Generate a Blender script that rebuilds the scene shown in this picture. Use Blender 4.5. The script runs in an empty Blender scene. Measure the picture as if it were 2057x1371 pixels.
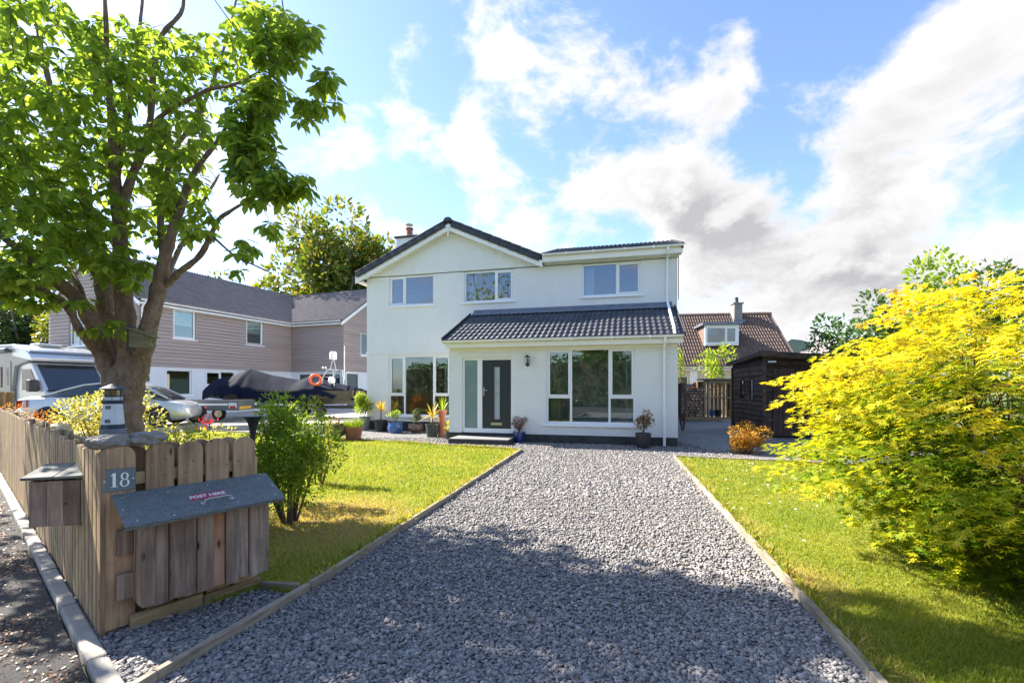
import bpy, bmesh, math, random
import numpy as np
from mathutils import Vector, Matrix

SC = bpy.context.scene
COL = SC.collection
R = math.radians
rnd = random.Random(7)
rng = np.random.default_rng(11)

# ------------------------------------------------------------------ camera
F_, HY, HC, CX = 914., 778., 1.45, 1028.5          # focal length and horizon in photo pixels, eye height
cam = bpy.data.cameras.new('camera')
camo = bpy.data.objects.new('camera', cam)
COL.objects.link(camo)
camo.location = (0, 0, HC)
camo.rotation_euler = (R(90), 0, 0)
cam.sensor_width = 36.0
cam.lens = F_ / 2057. * 36.0
cam.shift_y = (HY - 1371 / 2) / 2057.
cam.clip_start = .05
cam.clip_end = 3000
SC.camera = camo

# ------------------------------------------------------------------ sun, sky, exposure
SUN_AZ, SUN_EL = R(64), R(39.5)                      # degrees left of straight ahead, height
sd = Vector((-math.sin(SUN_AZ) * math.cos(SUN_EL), math.cos(SUN_AZ) * math.cos(SUN_EL), math.sin(SUN_EL)))
sun = bpy.data.lights.new('sun', 'SUN')
sun.energy = 4.2
sun.angle = R(.55)
sun.color = (1.0, .93, .82)
suno = bpy.data.objects.new('sun', sun)
COL.objects.link(suno)
suno.location = sd * 60
suno.rotation_euler = sd.to_track_quat('Z', 'Y').to_euler()

world = bpy.data.worlds.new('World')
SC.world = world
world.use_nodes = True
wt = world.node_tree
wn, wl = wt.nodes, wt.links
wn.clear()


def WN(t, **k):
    n = wn.new(t)
    for a, b in k.items():
        setattr(n, a, b)
    return n


def wmath(op, a, b=None, c=None, clamp=False):
    n = WN('ShaderNodeMath', operation=op, use_clamp=clamp)
    for i, v in enumerate((a, b, c)):
        if v is None:
            continue
        if isinstance(v, (int, float)):
            n.inputs[i].default_value = v
        else:
            wl.new(v, n.inputs[i])
    return n.outputs[0]


def wmix(f, a, b):
    n = WN('ShaderNodeMix', data_type='RGBA')
    for s, v in ((n.inputs[0], f), (n.inputs[6], a), (n.inputs[7], b)):
        if isinstance(v, (int, float)):
            s.default_value = v
        elif isinstance(v, tuple):
            s.default_value = (*v, 1)
        else:
            wl.new(v, s)
    return n.outputs[2]


sky = WN('ShaderNodeTexSky', sky_type='NISHITA', sun_disc=False)
sky.sun_elevation = SUN_EL
sky.sun_rotation = -SUN_AZ
sky.altitude = 20
sky.air_density = 1.0
sky.dust_density = .45
sky.ozone_density = 2.0
tc = WN('ShaderNodeTexCoord')
sep = WN('ShaderNodeSeparateXYZ')
wl.new(tc.outputs['Generated'], sep.inputs[0])
dz = wmath('MAXIMUM', sep.outputs[2], 0.0)


def wvec(op, a, b):
    n = WN('ShaderNodeVectorMath', operation=op)
    for s, v in zip(n.inputs, (a, b)):
        if isinstance(v, (tuple, Vector)):
            s.default_value = v
        else:
            wl.new(v, s)
    return n


def wnoise(off, scale, detail, rough, dist=0., squash=1.5):
    m = WN('ShaderNodeMapping')
    m.inputs['Location'].default_value = off
    m.inputs['Scale'].default_value = (1, 1, squash)
    wl.new(tc.outputs['Generated'], m.inputs[0])
    n = WN('ShaderNodeTexNoise')
    n.inputs['Scale'].default_value = scale
    n.inputs['Detail'].default_value = detail
    n.inputs['Roughness'].default_value = rough
    n.inputs['Distortion'].default_value = dist
    wl.new(m.outputs[0], n.inputs['Vector'])
    return n.outputs[0]


def ramp(x, a, b):
    n = WN('ShaderNodeMapRange', interpolation_type='SMOOTHSTEP')
    wl.new(x, n.inputs[0])
    n.inputs[1].default_value = a
    n.inputs[2].default_value = b
    return n.outputs[0]


def bank(px, py, s, w):
    """a bank of cloud (w > 0) or a clear gap (w < 0) in one direction of the sky"""
    d = Vector(((px - CX) / F_, 1., (HY - py) / F_)).normalized()
    e = wvec('DISTANCE', tc.outputs['Generated'], d).outputs['Value']
    q = wmath('DIVIDE', e, s)
    return wmath('MULTIPLY', wmath('EXPONENT', wmath('MULTIPLY', wmath('MULTIPLY', q, q), -1.)), w)


def total(l):
    t = l[0]
    for q in l[1:]:
        t = wmath('ADD', t, q)
    return t


BANKS = [(930, 60, .13, .12), (1080, 140, .11, .12), (1270, 165, .08, .13), (790, 150, .07, .05), (810, 280, .10, .09), (935, 290, .05, .09), (700, 350, .12, .06), (560, 330, .12, .05),
         (1080, 420, .13, .07), (1290, 390, .13, .16), (1430, 390, .12, .15), (1550, 570, .17, .15), (1780, 540, .12, .10), (1490, 170, .07, .20), (1790, 300, .11, .15), (1990, 150, .12, .19), (1880, 60, .06, .10), (1600, 190, .05, .10), (1500, 50, .04, .15), (2050, 520, .1, .08), (1000, 560, .16, .05),
         (1320, 20, .10, -.14), (1640, 80, .12, -.18), (1655, 230, .05, -.10), (1500, 285, .06, -.11), (1905, 430, .07, -.10), (1170, 250, .06, -.11), (720, 60, .13, -.10), (1050, 290, .05, -.09), (1620, 370, .05, -.06), (870, 400, .07, -.06), (640, 130, .12, -.11), (1000, 230, .05, -.07), (880, 210, .04, -.06), (760, 250, .03, -.06), (1230, 290, .06, -.07)]
OFF = (2.3, .7, 1.1)
c1 = wnoise(OFF, 5.2, 12, .62, .2)
dl = sd * .045
c1s = wnoise((OFF[0] + dl.x, OFF[1] + dl.y, OFF[2] + dl.z * 1.5), 5.2, 9, .60, .2)
bias = total([bank(*q) for q in BANKS])
low = ramp(dz, .5, .0)                              # the cloud closes up towards the horizon
cov = wmath('ADD', wmath('ADD', c1, bias), wmath('MULTIPLY', low, .07))
mask = ramp(cov, .52, .70)
thick = ramp(cov, .56, .90)
relief = ramp(wmath('SUBTRACT', c1s, c1), -.12, .14)
grey = total([bank(*q) for q in ((1480, 450, .14, .75), (1700, 400, .08, .6), (1640, 600, .16, .35), (1380, 590, .12, .4), (1820, 560, .10, .4))])
shade = wmath('MINIMUM', wmath('ADD', wmath('MULTIPLY', wmath('MULTIPLY', thick, relief), .55), wmath('MULTIPLY', wmath('MULTIPLY', grey, thick), wmath('ADD', relief, .35))), 1.)
# forward scattering: cloud nearer the sun is brighter
dot = wvec('DOT_PRODUCT', tc.outputs['Generated'], sd)
near = ramp(dot.outputs['Value'], .35, 1.)
lit = wmix(near, (2.2, 2.16, 2.16), (2.75, 2.68, 2.62))
dark = wmix(near, (1.22, 1.22, 1.27), (1.75, 1.73, 1.71))
cloud = wmix(shade, lit, dark)
clear = WN('ShaderNodeMix', data_type='RGBA', blend_type='MULTIPLY')
clear.inputs[0].default_value = 1.
wl.new(sky.outputs[0], clear.inputs[6])
clear.inputs[7].default_value = (.64, .65, .73, 1)
skyc = wmix(mask, clear.outputs[2], cloud)
bg = WN('ShaderNodeBackground')
bg.inputs[1].default_value = .118
wl.new(skyc, bg.inputs[0])
wo = WN('ShaderNodeOutputWorld')
wl.new(bg.outputs[0], wo.inputs[0])

SC.view_settings.view_transform = 'Standard'
SC.view_settings.look = 'None'
SC.view_settings.exposure = 2.06
SC.view_settings.gamma = 1.0
SC.view_settings.use_curve_mapping = False
SC.render.engine = 'CYCLES'
SC.cycles.use_denoising = True
SC.cycles.max_bounces = 7
SC.cycles.transparent_max_bounces = 8


# ------------------------------------------------------------------ geometry helpers
def G(px, py, z=0.):
    """photo pixel of a point on the ground (height z) -> world"""
    t = (HC - z) * F_ / (py - HY)
    return Vector(((px - CX) / F_ * t, t, z))


def P(px, py, Y):
    """photo pixel of a point known to stand at distance Y -> world"""
    return Vector(((px - CX) / F_ * Y, Y, HC + (HY - py) / F_ * Y))


class Fr:
    """a local frame on the ground: u to the right along a front, v into it"""
    def __init__(s, x, y, deg=0., z=0.):
        s.x, s.y, s.z, s.a = x, y, z, R(deg)
        s.u = (math.cos(s.a), math.sin(s.a))
        s.v = (-math.sin(s.a), math.cos(s.a))
        s.M = Matrix.Translation((x, y, z)) @ Matrix.Rotation(s.a, 4, 'Z')

    def on_v(s, px, py, v=0.):
        d = (px - CX) / F_
        t = (v + s.x * s.v[0] + s.y * s.v[1]) / (d * s.v[0] + s.v[1])
        return ((d * t - s.x) * s.u[0] + (t - s.y) * s.u[1], HC + (HY - py) / F_ * t - s.z)

    def w(s, u, v, z=0.):
        return Vector((s.x + u * s.u[0] + v * s.v[0], s.y + u * s.u[1] + v * s.v[1], s.z + z))

    def sub(s, u, v, ddeg, z=0.):
        p = s.w(u, v, z)
        return Fr(p.x, p.y, math.degrees(s.a) + ddeg, p.z)


WORLD = Fr(0, 0, 0)
WM = {}                                              # world matrix of everything built


def link(o, parent=None, M=None):
    COL.objects.link(o)
    pm = WM[parent.name] if parent else Matrix.Identity(4)
    m = pm if (M is None and parent) else (M if M is not None else Matrix.Identity(4))
    if parent:
        o.parent = parent
    o.matrix_basis = pm.inverted() @ m
    WM[o.name] = m.copy()
    return o


def tag(o, label=None, cat=None, group=None, kind=None):
    if label: o['label'] = label
    if cat: o['category'] = cat
    if group: o['group'] = group
    if kind: o['kind'] = kind
    return o


def thing(name, label, cat, fr=None, group=None):
    o = bpy.data.objects.new(name, None)
    o.empty_display_size = .2
    link(o, None, (fr or WORLD).M)
    return tag(o, label, cat, group)


def inst(name, mesh, parent=None, M=None, local=None):
    """another object on the same mesh data"""
    o = bpy.data.objects.new(name, mesh)
    if local is not None:
        M = WM[parent.name] @ local
    return link(o, parent, M)


class MB:
    def __init__(s):
        s.V, s.Fc = [], []

    def add(s, vs, fs):
        k = len(s.V)
        s.V += [tuple(v) for v in vs]
        s.Fc += [tuple(i + k for i in f) for f in fs]
        return s

    def box(s, x0, x1, y0, y1, z0, z1, M=None):
        vs = [(x, y, z) for z in (z0, z1) for y in (y0, y1) for x in (x0, x1)]
        if M is not None:
            vs = [M @ Vector(v) for v in vs]
        return s.add(vs, [(0, 2, 3, 1), (4, 5, 7, 6), (0, 1, 5, 4), (2, 6, 7, 3), (0, 4, 6, 2), (1, 3, 7, 5)])

    def prism(s, poly, ax, a, b, M=None):
        """polygon in the two other axes, run along ax from a to b"""
        n = len(poly)
        def p(q, t):
            return {'x': (t, q[0], q[1]), 'y': (q[0], t, q[1]), 'z': (q[0], q[1], t)}[ax]
        vs = [p(q, a) for q in poly] + [p(q, b) for q in poly]
        if M is not None:
            vs = [M @ Vector(v) for v in vs]
        fs = [tuple(range(n)), tuple(range(2 * n - 1, n - 1, -1))]
        fs += [(i, (i + 1) % n, n + (i + 1) % n, n + i) for i in range(n)]
        return s.add(vs, fs)

    def tube(s, pts, rads, n=8, cap=True):
        pts = [Vector(p) for p in pts]
        if isinstance(rads, (int, float)):
            rads = [rads] * len(pts)
        k = len(s.V)
        up = None
        for i, p in enumerate(pts):
            t = (pts[min(i + 1, len(pts) - 1)] - pts[max(i - 1, 0)])
            t = t.normalized() if t.length > 1e-9 else Vector((0, 0, 1))
            if up is None:
                up = Vector((0, 0, 1)) if abs(t.z) < .9 else Vector((1, 0, 0))
            a = t.cross(up)
            a = a.normalized() if a.length > 1e-6 else t.orthogonal().normalized()
            b = t.cross(a).normalized()
            up = -b if b.length else up
            up = a.cross(t)
            for j in range(n):
                w = 2 * math.pi * j / n
                s.V.append(tuple(p + (a * math.cos(w) + up * math.sin(w)) * rads[i]))
        for i in range(len(pts) - 1):
            for j in range(n):
                s.Fc.append((k + i * n + j, k + i * n + (j + 1) % n, k + (i + 1) * n + (j + 1) % n, k + (i + 1) * n + j))
        if cap:
            s.Fc.append(tuple(k + j for j in range(n)))
            s.Fc.append(tuple(k + (len(pts) - 1) * n + j for j in reversed(range(n))))
        return s

    def lathe(s, prof, n=20, c=(0, 0, 0), wob=0.):
        k = len(s.V)
        for r, z in prof:
            for j in range(n):
                w = 2 * math.pi * j / n
                rr = r * (1 + wob * math.sin(3 * w + z * 9))
                s.V.append((c[0] + rr * math.cos(w), c[1] + rr * math.sin(w), c[2] + z))
        for i in range(len(prof) - 1):
            for j in range(n):
                s.Fc.append((k + i * n + j, k + i * n + (j + 1) % n, k + (i + 1) * n + (j + 1) % n, k + (i + 1) * n + j))
        s.Fc.append(tuple(k + j for j in reversed(range(n))))
        s.Fc.append(tuple(k + (len(prof) - 1) * n + j for j in range(n)))
        return s

    def loft(s, rings, cap=True):
        k = len(s.V)
        n = len(rings[0])
        for r in rings:
            s.V += [tuple(q) for q in r]
        for i in range(len(rings) - 1):
            for j in range(n):
                s.Fc.append((k + i * n + j, k + i * n + (j + 1) % n, k + (i + 1) * n + (j + 1) % n, k + (i + 1) * n + j))
        if cap:
            s.Fc.append(tuple(k + j for j in reversed(range(n))))
            s.Fc.append(tuple(k + (len(rings) - 1) * n + j for j in range(n)))
        return s

    def mesh(s, name, mat, smooth=False, bevel=0., seg=1, jitter=0.):
        me = bpy.data.meshes.new(name)
        bm = bmesh.new()
        vs = [bm.verts.new(v) for v in s.V]
        for f in s.Fc:
            try:
                bm.faces.new([vs[i] for i in f])
            except ValueError:
                pass
        bmesh.ops.recalc_face_normals(bm, faces=bm.faces)
        if bevel:
            es = [e for e in bm.edges if len(e.link_faces) == 2 and e.calc_face_angle(0) > .5]
            bmesh.ops.bevel(bm, geom=es, offset=bevel, segments=seg, affect='EDGES', profile=.5)
        if smooth:
            for f in bm.faces:
                f.smooth = True
            if smooth != 'all':
                for e in bm.edges:
                    if len(e.link_faces) == 2 and e.calc_face_angle(0) > .7:
                        e.smooth = False
        if jitter:
            for v in bm.verts:
                v.co += Vector((rnd.uniform(-1, 1), rnd.uniform(-1, 1), rnd.uniform(-1, 1))) * jitter
        bm.to_mesh(me)
        bm.free()
        if mat:
            me.materials.append(mat)
        return me

    def build(s, name, mat, parent=None, fr=None, smooth=False, bevel=0., seg=1, M=None, jitter=0.):
        o = bpy.data.objects.new(name, s.mesh(name, mat, smooth, bevel, seg, jitter))
        return link(o, parent, M if M is not None else (fr.M if fr else None))


def npmesh(name, V, Fa, mat, attr=None, smooth=False):
    """fast mesh from numpy; Fa (n, k) with one k"""
    me = bpy.data.meshes.new(name)
    n, k = Fa.shape
    me.vertices.add(len(V))
    me.vertices.foreach_set('co', np.ascontiguousarray(V, dtype=np.float32).ravel())
    me.loops.add(n * k)
    me.loops.foreach_set('vertex_index', np.ascontiguousarray(Fa, dtype=np.int32).ravel())
    me.polygons.add(n)
    me.polygons.foreach_set('loop_start', np.arange(0, n * k, k, dtype=np.int32))
    me.polygons.foreach_set('loop_total', np.full(n, k, dtype=np.int32))
    if smooth:
        me.polygons.foreach_set('use_smooth', np.ones(n, dtype=bool))
    me.update(calc_edges=True)
    if attr is not None:
        a = me.attributes.new('tint', 'FLOAT', 'POINT')
        a.data.foreach_set('value', np.ascontiguousarray(attr, dtype=np.float32))
    me.materials.append(mat)
    return me


def frames(d, nrm):
    """rotation matrices (N,3,3): local x along d, local z near nrm"""
    x = d / np.linalg.norm(d, axis=1, keepdims=True)
    y = np.cross(nrm, x)
    y /= np.linalg.norm(y, axis=1, keepdims=True) + 1e-9
    z = np.cross(x, y)
    return np.stack([x, y, z], axis=2)


def scatter(T, TF, pos, rot, size):
    """copies of template T (m,3) / TF (f,k)"""
    N, m = len(pos), len(T)
    if np.ndim(size) == 1:
        size = size[:, None, None]
    V = np.einsum('nij,mj->nmi', rot, T) * size + pos[:, None, :]
    Fa = (TF[None] + (np.arange(N) * m)[:, None, None]).reshape(-1, TF.shape[1])
    return V.reshape(-1, 3), Fa


def rdir(n):
    v = rng.normal(size=(n, 3))
    return v / np.linalg.norm(v, axis=1, keepdims=True)


def inpoly(x, y, poly):
    ins = np.zeros(len(x), bool)
    n = len(poly)
    for i in range(n):
        x0, y0 = poly[i][0], poly[i][1]
        x1, y1 = poly[(i + 1) % n][0], poly[(i + 1) % n][1]
        c = (y0 > y) != (y1 > y)
        with np.errstate(divide='ignore', invalid='ignore'):
            ins ^= c & (x < (x1 - x0) * (y - y0) / (y1 - y0 + 1e-12) + x0)
    return ins


# ------------------------------------------------------------------ materials
def _nt(name):
    m = bpy.data.materials.new(name)
    m.use_nodes = True
    nt = m.node_tree
    b = nt.nodes['Principled BSDF']
    return m, nt, nt.nodes, nt.links, b


def _coords(nt, stretch, rand_off=True):
    n, l = nt.nodes, nt.links
    t = n.new('ShaderNodeTexCoord')
    mp = n.new('ShaderNodeMapping')
    mp.inputs['Scale'].default_value = stretch
    l.new(t.outputs['Object'], mp.inputs[0])
    if rand_off:
        oi = n.new('ShaderNodeObjectInfo')
        mu = n.new('ShaderNodeMath'); mu.operation = 'MULTIPLY'; mu.inputs[1].default_value = 53.
        l.new(oi.outputs['Random'], mu.inputs[0])
        l.new(mu.outputs[0], mp.inputs['Location'])
    return mp.outputs[0]


def _noise(nt, vec, scale, detail=5, rough=.55, dist=0.):
    n = nt.nodes.new('ShaderNodeTexNoise')
    n.inputs['Scale'].default_value = scale
    n.inputs['Detail'].default_value = detail
    n.inputs['Roughness'].default_value = rough
    n.inputs['Distortion'].default_value = dist
    nt.links.new(vec, n.inputs['Vector'])
    return n.outputs[0]


def _ramp(nt, fac, stops):
    r = nt.nodes.new('ShaderNodeValToRGB')
    e = r.color_ramp.elements
    while len(e) < len(stops):
        e.new(.5)
    for el, (p, c) in zip(e, stops):
        el.position = p
        el.color = (*c, 1)
    nt.links.new(fac, r.inputs[0])
    return r.outputs[0]


def _mix(nt, fac, a, b, mode='MIX'):
    m = nt.nodes.new('ShaderNodeMix')
    m.data_type = 'RGBA'
    m.blend_type = mode
    for s, v in ((m.inputs[0], fac), (m.inputs[6], a), (m.inputs[7], b)):
        if isinstance(v, (int, float)):
            s.default_value = v
        elif isinstance(v, tuple):
            s.default_value = (*v, 1)
        else:
            nt.links.new(v, s)
    return m.outputs[2]


def _bump(nt, b, h, strength, dist=.01):
    n = nt.nodes.new('ShaderNodeBump')
    n.inputs['Strength'].default_value = strength
    n.inputs['Distance'].default_value = dist
    nt.links.new(h, n.inputs['Height'])
    nt.links.new(n.outputs[0], b.inputs['Normal'])


def _rand(nt, col, amt):
    """value change from object to object"""
    oi = nt.nodes.new('ShaderNodeObjectInfo')
    mr = nt.nodes.new('ShaderNodeMapRange')
    mr.inputs[3].default_value = 1 - amt
    mr.inputs[4].default_value = 1 + amt
    nt.links.new(oi.outputs['Random'], mr.inputs[0])
    hs = nt.nodes.new('ShaderNodeHueSaturation')
    nt.links.new(mr.outputs[0], hs.inputs['Value'])
    nt.links.new(col, hs.inputs['Color'])
    return hs.outputs[0]


def mat(name, c1, c2=None, scale=4., rough=.7, bump=0., bscale=60., dist=.01, metal=0., rand=0., spec=.5,
        stretch=(1, 1, 1), coat=0., fine=None):
    m, nt, n, l, b = _nt(name)
    b.inputs['Roughness'].default_value = rough
    b.inputs['Metallic'].default_value = metal
    b.inputs['Specular IOR Level'].default_value = spec
    b.inputs['Coat Weight'].default_value = coat
    if coat:
        b.inputs['Coat Roughness'].default_value = .06
    v = _coords(nt, stretch)
    c2 = c2 or tuple(x * .88 for x in c1)
    f = _noise(nt, v, scale, 6, .6)
    col = _ramp(nt, f, [(.36, c1), (.66, c2)])
    if fine:
        g = _noise(nt, v, fine[0], 4, .7)
        col = _mix(nt, _ramp(nt, g, [(.45, (0, 0, 0)), (.7, (fine[2],) * 3)]), col, fine[1])
    if rand:
        col = _rand(nt, col, rand)
    l.new(col, b.inputs['Base Color'])
    if bump:
        _bump(nt, b, _noise(nt, v, bscale, 4, .6), bump, dist)
    return m


def wood(name, c1, c2, c3, axis='z', rand=.2, rough=.8, gs=26., bump=.35, knots=True):
    m, nt, n, l, b = _nt(name)
    b.inputs['Roughness'].default_value = rough
    b.inputs['Specular IOR Level'].default_value = .25
    st = {'x': (.09, 1, 1), 'y': (1, .09, 1), 'z': (1, 1, .07)}[axis]
    v = _coords(nt, st)
    g = _noise(nt, v, gs, 6, .62, .6)
    col = _ramp(nt, g, [(.3, c1), (.52, c2), (.75, c3)])
    v2 = _coords(nt, (1, 1, 1))
    w = _noise(nt, v2, 3.2, 4, .6)
    col = _mix(nt, _ramp(nt, w, [(.45, (0, 0, 0)), (.72, (.55, .55, .55))]), col, tuple(x * .45 for x in c1))
    if knots:
        vo = n.new('ShaderNodeTexVoronoi')
        vo.inputs['Scale'].default_value = 1.
        mk = _coords(nt, tuple(9 * q if q == 1 else 3.4 for q in st))
        l.new(mk, vo.inputs['Vector'])
        kn = _ramp(nt, vo.outputs['Distance'], [(.05, (1, 1, 1)), (.13, (0, 0, 0))])
        col = _mix(nt, kn, col, tuple(x * .22 for x in c1))
    if rand:
        col = _rand(nt, col, rand)
    l.new(col, b.inputs['Base Color'])
    _bump(nt, b, g, bump, .004)
    return m


def leafm(name, cols, trans=.45, tcol=None, rough=.45, tint=False, spec=.35):
    """leaf: three own colours, light coming through"""
    m, nt, n, l, b = _nt(name)
    b.inputs['Roughness'].default_value = rough
    b.inputs['Specular IOR Level'].default_value = spec
    if tint:
        a = n.new('ShaderNodeAttribute'); a.attribute_name = 'tint'
        f = a.outputs['Fac']
    else:
        ge = n.new('ShaderNodeNewGeometry')
        oi = n.new('ShaderNodeObjectInfo')
        ad = n.new('ShaderNodeMath'); ad.operation = 'ADD'
        l.new(ge.outputs['Random Per Island'], ad.inputs[0])
        l.new(oi.outputs['Random'], ad.inputs[1])
        fr_ = n.new('ShaderNodeMath'); fr_.operation = 'FRACT'
        l.new(ad.outputs[0], fr_.inputs[0])
        f = fr_.outputs[0]
    k = len(cols) - 1
    col = _ramp(nt, f, [(i / k, c) for i, c in enumerate(cols)])
    l.new(col, b.inputs['Base Color'])
    tr = n.new('ShaderNodeBsdfTranslucent')
    tc_ = _mix(nt, .75, col, tcol or (.35, .5, .04), 'MIX') if tcol is not None else _mix(nt, 1., col, (1.9, 1.7, .8), 'MULTIPLY')
    l.new(tc_, tr.inputs['Color'])
    mx = n.new('ShaderNodeMixShader')
    mx.inputs[0].default_value = trans
    l.new(b.outputs[0], mx.inputs[1])
    l.new(tr.outputs[0], mx.inputs[2])
    l.new(mx.outputs[0], n['Material Output'].inputs[0])
    return m


def glassm(name, tint=(.75, .85, .82), refl=.07, rough=0.):
    m, nt, n, l, b = _nt(name)
    n.remove(b)
    t = n.new('ShaderNodeBsdfTransparent'); t.inputs[0].default_value = (*tint, 1)
    g = n.new('ShaderNodeBsdfGlossy'); g.inputs['Roughness'].default_value = rough
    g.inputs[0].default_value = (.92, .95, 1, 1)
    f = n.new('ShaderNodeFresnel'); f.inputs[0].default_value = 1.5
    a = n.new('ShaderNodeMath'); a.operation = 'ADD'; a.use_clamp = True
    a.inputs[1].default_value = refl
    l.new(f.outputs[0], a.inputs[0])
    mx = n.new('ShaderNodeMixShader')
    l.new(a.outputs[0], mx.inputs[0])
    l.new(t.outputs[0], mx.inputs[1]); l.new(g.outputs[0], mx.inputs[2])
    l.new(mx.outputs[0], n['Material Output'].inputs[0])
    return m


def roughcast():
    m, nt, n, l, b = _nt('white_roughcast')
    b.inputs['Roughness'].default_value = .92
    v = _coords(nt, (1, 1, 1), False)
    col = _ramp(nt, _noise(nt, v, 1.5, 6, .6), [(.36, (.88, .88, .865)), (.66, (.84, .843, .83))])
    g = _noise(nt, v, 75., 4, .75)
    col = _mix(nt, _ramp(nt, g, [(.42, (0, 0, 0)), (.68, (.5, .5, .5))]), col, (.60, .62, .60))
    st = _noise(nt, _coords(nt, (1, 1, .22), False), 3.2, 6, .68)          # rain streaks
    col = _mix(nt, _ramp(nt, st, [(.5, (0, 0, 0)), (.85, (.26, .26, .26))]), col, (.60, .60, .56))
    l.new(col, b.inputs['Base Color'])
    _bump(nt, b, _noise(nt, v, 46., 5, .65), 1., .03)
    return m


M_render = roughcast()
M_white = mat('white_upvc', (.82, .83, .84), (.79, .80, .81), 2., .35)
M_cream = mat('cream_fascia', (.82, .80, .74), (.78, .76, .70), 2., .45)
M_trim = mat('white_paint_trim', (.80, .80, .78), (.74, .74, .72), 3., .55)
M_plinth = mat('black_plinth', (.022, .026, .028), (.05, .052, .05), 5., .75, .4, 60)
M_tile = mat('charcoal_roof_tile', (.036, .042, .056), (.062, .066, .078), 6., .5, .3, 90., .004, rand=.22)
M_tile_dark = mat('dark_verge', (.022, .026, .034), (.04, .043, .05), 5., .55, .3, 80., rand=.15)
M_lead = mat('lead_flashing', (.11, .135, .18), (.16, .185, .22), 5., .5, .2, 30)
M_glass = glassm('window_glass')
M_glass_up = glassm('upper_window_glass', (.7, .8, .85), .10)
M_frost = mat('frosted_glass', (.2, .28, .27), (.17, .25, .24), 3., .25, coat=.4)
M_door = mat('anthracite_door', (.022, .028, .036), (.027, .033, .041), 4., .35, .12, 90, stretch=(1, 1, .1))
M_steel = mat('brushed_steel', (.6, .6, .6), (.5, .5, .5), 8., .3, metal=1.)
M_chrome = mat('chrome', (.75, .75, .76), None, 8., .12, metal=1.)
M_black = mat('black_plastic', (.018, .019, .021), (.03, .03, .032), 6., .5, .1, 80)
M_blackmetal = mat('black_metal', (.02, .022, .024), (.035, .036, .038), 8., .4)
M_room = mat('room_wall', (.30, .28, .25), (.26, .24, .21), 1.5, .9)
M_roomfloor = mat('room_floor', (.12, .08, .05), (.16, .1, .06), 2., .6)
M_curtain = mat('beige_curtain', (.50, .44, .30), (.42, .37, .25), 3., .9)
M_curtain_g = mat('grey_curtain', (.5, .52, .54), (.42, .44, .46), 3., .9)
M_redwall = mat('red_brown_wall', (.22, .09, .05), (.18, .07, .04), 2., .8)
M_terra = mat('terracotta', (.28, .095, .05), (.20, .06, .035), 7., .6, .3, 30., fine=(30., (.36, .22, .17), .5))
M_brick = mat('clay_pot', (.36, .14, .085), (.28, .1, .065), 9., .7, .4, 40)
M_taupe = mat('taupe_cladding', (.40, .325, .29), (.35, .285, .255), 2., .7, .3, 70., rand=.06, stretch=(.3, .3, 3))
M_wall2 = mat('pale_blue_white_wall', (.74, .77, .80), (.69, .72, .75), 1.5, .8, .3, 60)
M_tile2 = mat('grey_brown_roof_tile', (.185, .155, .148), (.255, .215, .20), 3., .6, .3, 60., fine=(14., (.17, .14, .13), .5))
M_tile3 = mat('weathered_brown_tile', (.125, .075, .056), (.18, .115, .088), 2.5, .75, .3, 60., fine=(11., (.30, .22, .17), .7))
M_cream_wall = mat('cream_render', (.62, .52, .40), (.56, .47, .36), 2., .85, .3, 60)
M_stone = mat('rough_stone', (.27, .25, .22), (.17, .16, .14), 8., .9, .8, 24., .03, fine=(22., (.4, .38, .34), .6))
M_shed = wood('creosoted_board', (.052, .033, .026), (.10, .064, .050), (.165, .11, .088), 'x', .3, .75, 20, knots=False)
M_sheddoor = wood('creosoted_door_plank', (.05, .031, .023), (.078, .05, .038), (.115, .078, .06), 'z', .25, .75, 20, knots=False)
M_felt = mat('roofing_felt', (.085, .10, .098), (.125, .142, .138), 20., .9, 1., 420., .004, fine=(170., (.36, .40, .40), .75))
M_feltdark = mat('shed_felt', (.075, .07, .066), (.11, .10, .094), 10., .9, .7, 200., .004)
M_picket = wood('weathered_picket', (0.214, 0.140, 0.081), (0.382, 0.255, 0.152), (0.539, 0.378, 0.232), 'z', .20)
M_picket_g = wood('mossy_picket', (0.208, 0.162, 0.072), (0.350, 0.272, 0.128), (0.486, 0.372, 0.195), 'z', .22)
M_plank = wood('weathered_plank', (0.185, 0.128, 0.094), (0.345, 0.252, 0.190), (0.545, 0.42, 0.335), 'z', .34)
M_plank_r = wood('rust_stained_plank', (0.363, 0.135, 0.050), (0.429, 0.225, 0.128), (0.495, 0.330, 0.242), 'z', .1)
M_rail = wood('fence_rail', (0.180, 0.129, 0.063), (0.324, 0.234, 0.123), (0.450, 0.330, 0.180), 'x', .2)
M_edging = wood('edging_board', (.20, .16, .11), (.34, .28, .205), (.46, .40, .31), 'x', .12, knots=False)
M_newwood = wood('sawn_timber', (.24, .15, .075), (.36, .245, .13), (.44, .31, .18), 'z', .15)
M_logend = mat('log_end', (.36, .24, .16), (.25, .16, .10), 16., .9, .5, 60., rand=.4)
M_slate = mat('slate_sign', (0.105, 0.137, 0.157), (0.133, 0.165, 0.182), 5., .5, .25, 60)
M_paintw = mat('white_lettering', (.85, .85, .83), None, 5., .6)
M_redsign = mat('red_label', (.42, .035, .075), (.36, .03, .06), 8., .5)
M_kerb = mat('concrete_kerb', (.34, .31, .265), (.25, .23, .20), 6., .9, .6, 90., fine=(60., (.42, .40, .37), .5))
M_concrete = mat('yard_concrete', (.24, .235, .22), (.18, .178, .17), 1.2, .85, .4, 50)
M_drive2 = mat('pale_drive', (.42, .39, .35), (.35, .33, .30), 1.1, .9, .4, 60)
M_tarmac = mat('old_tarmac', (.030, .030, .031), (.05, .049, .048), 3., .9, 1., 160., .012, fine=(130., (.13, .12, .11), .6))
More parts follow.
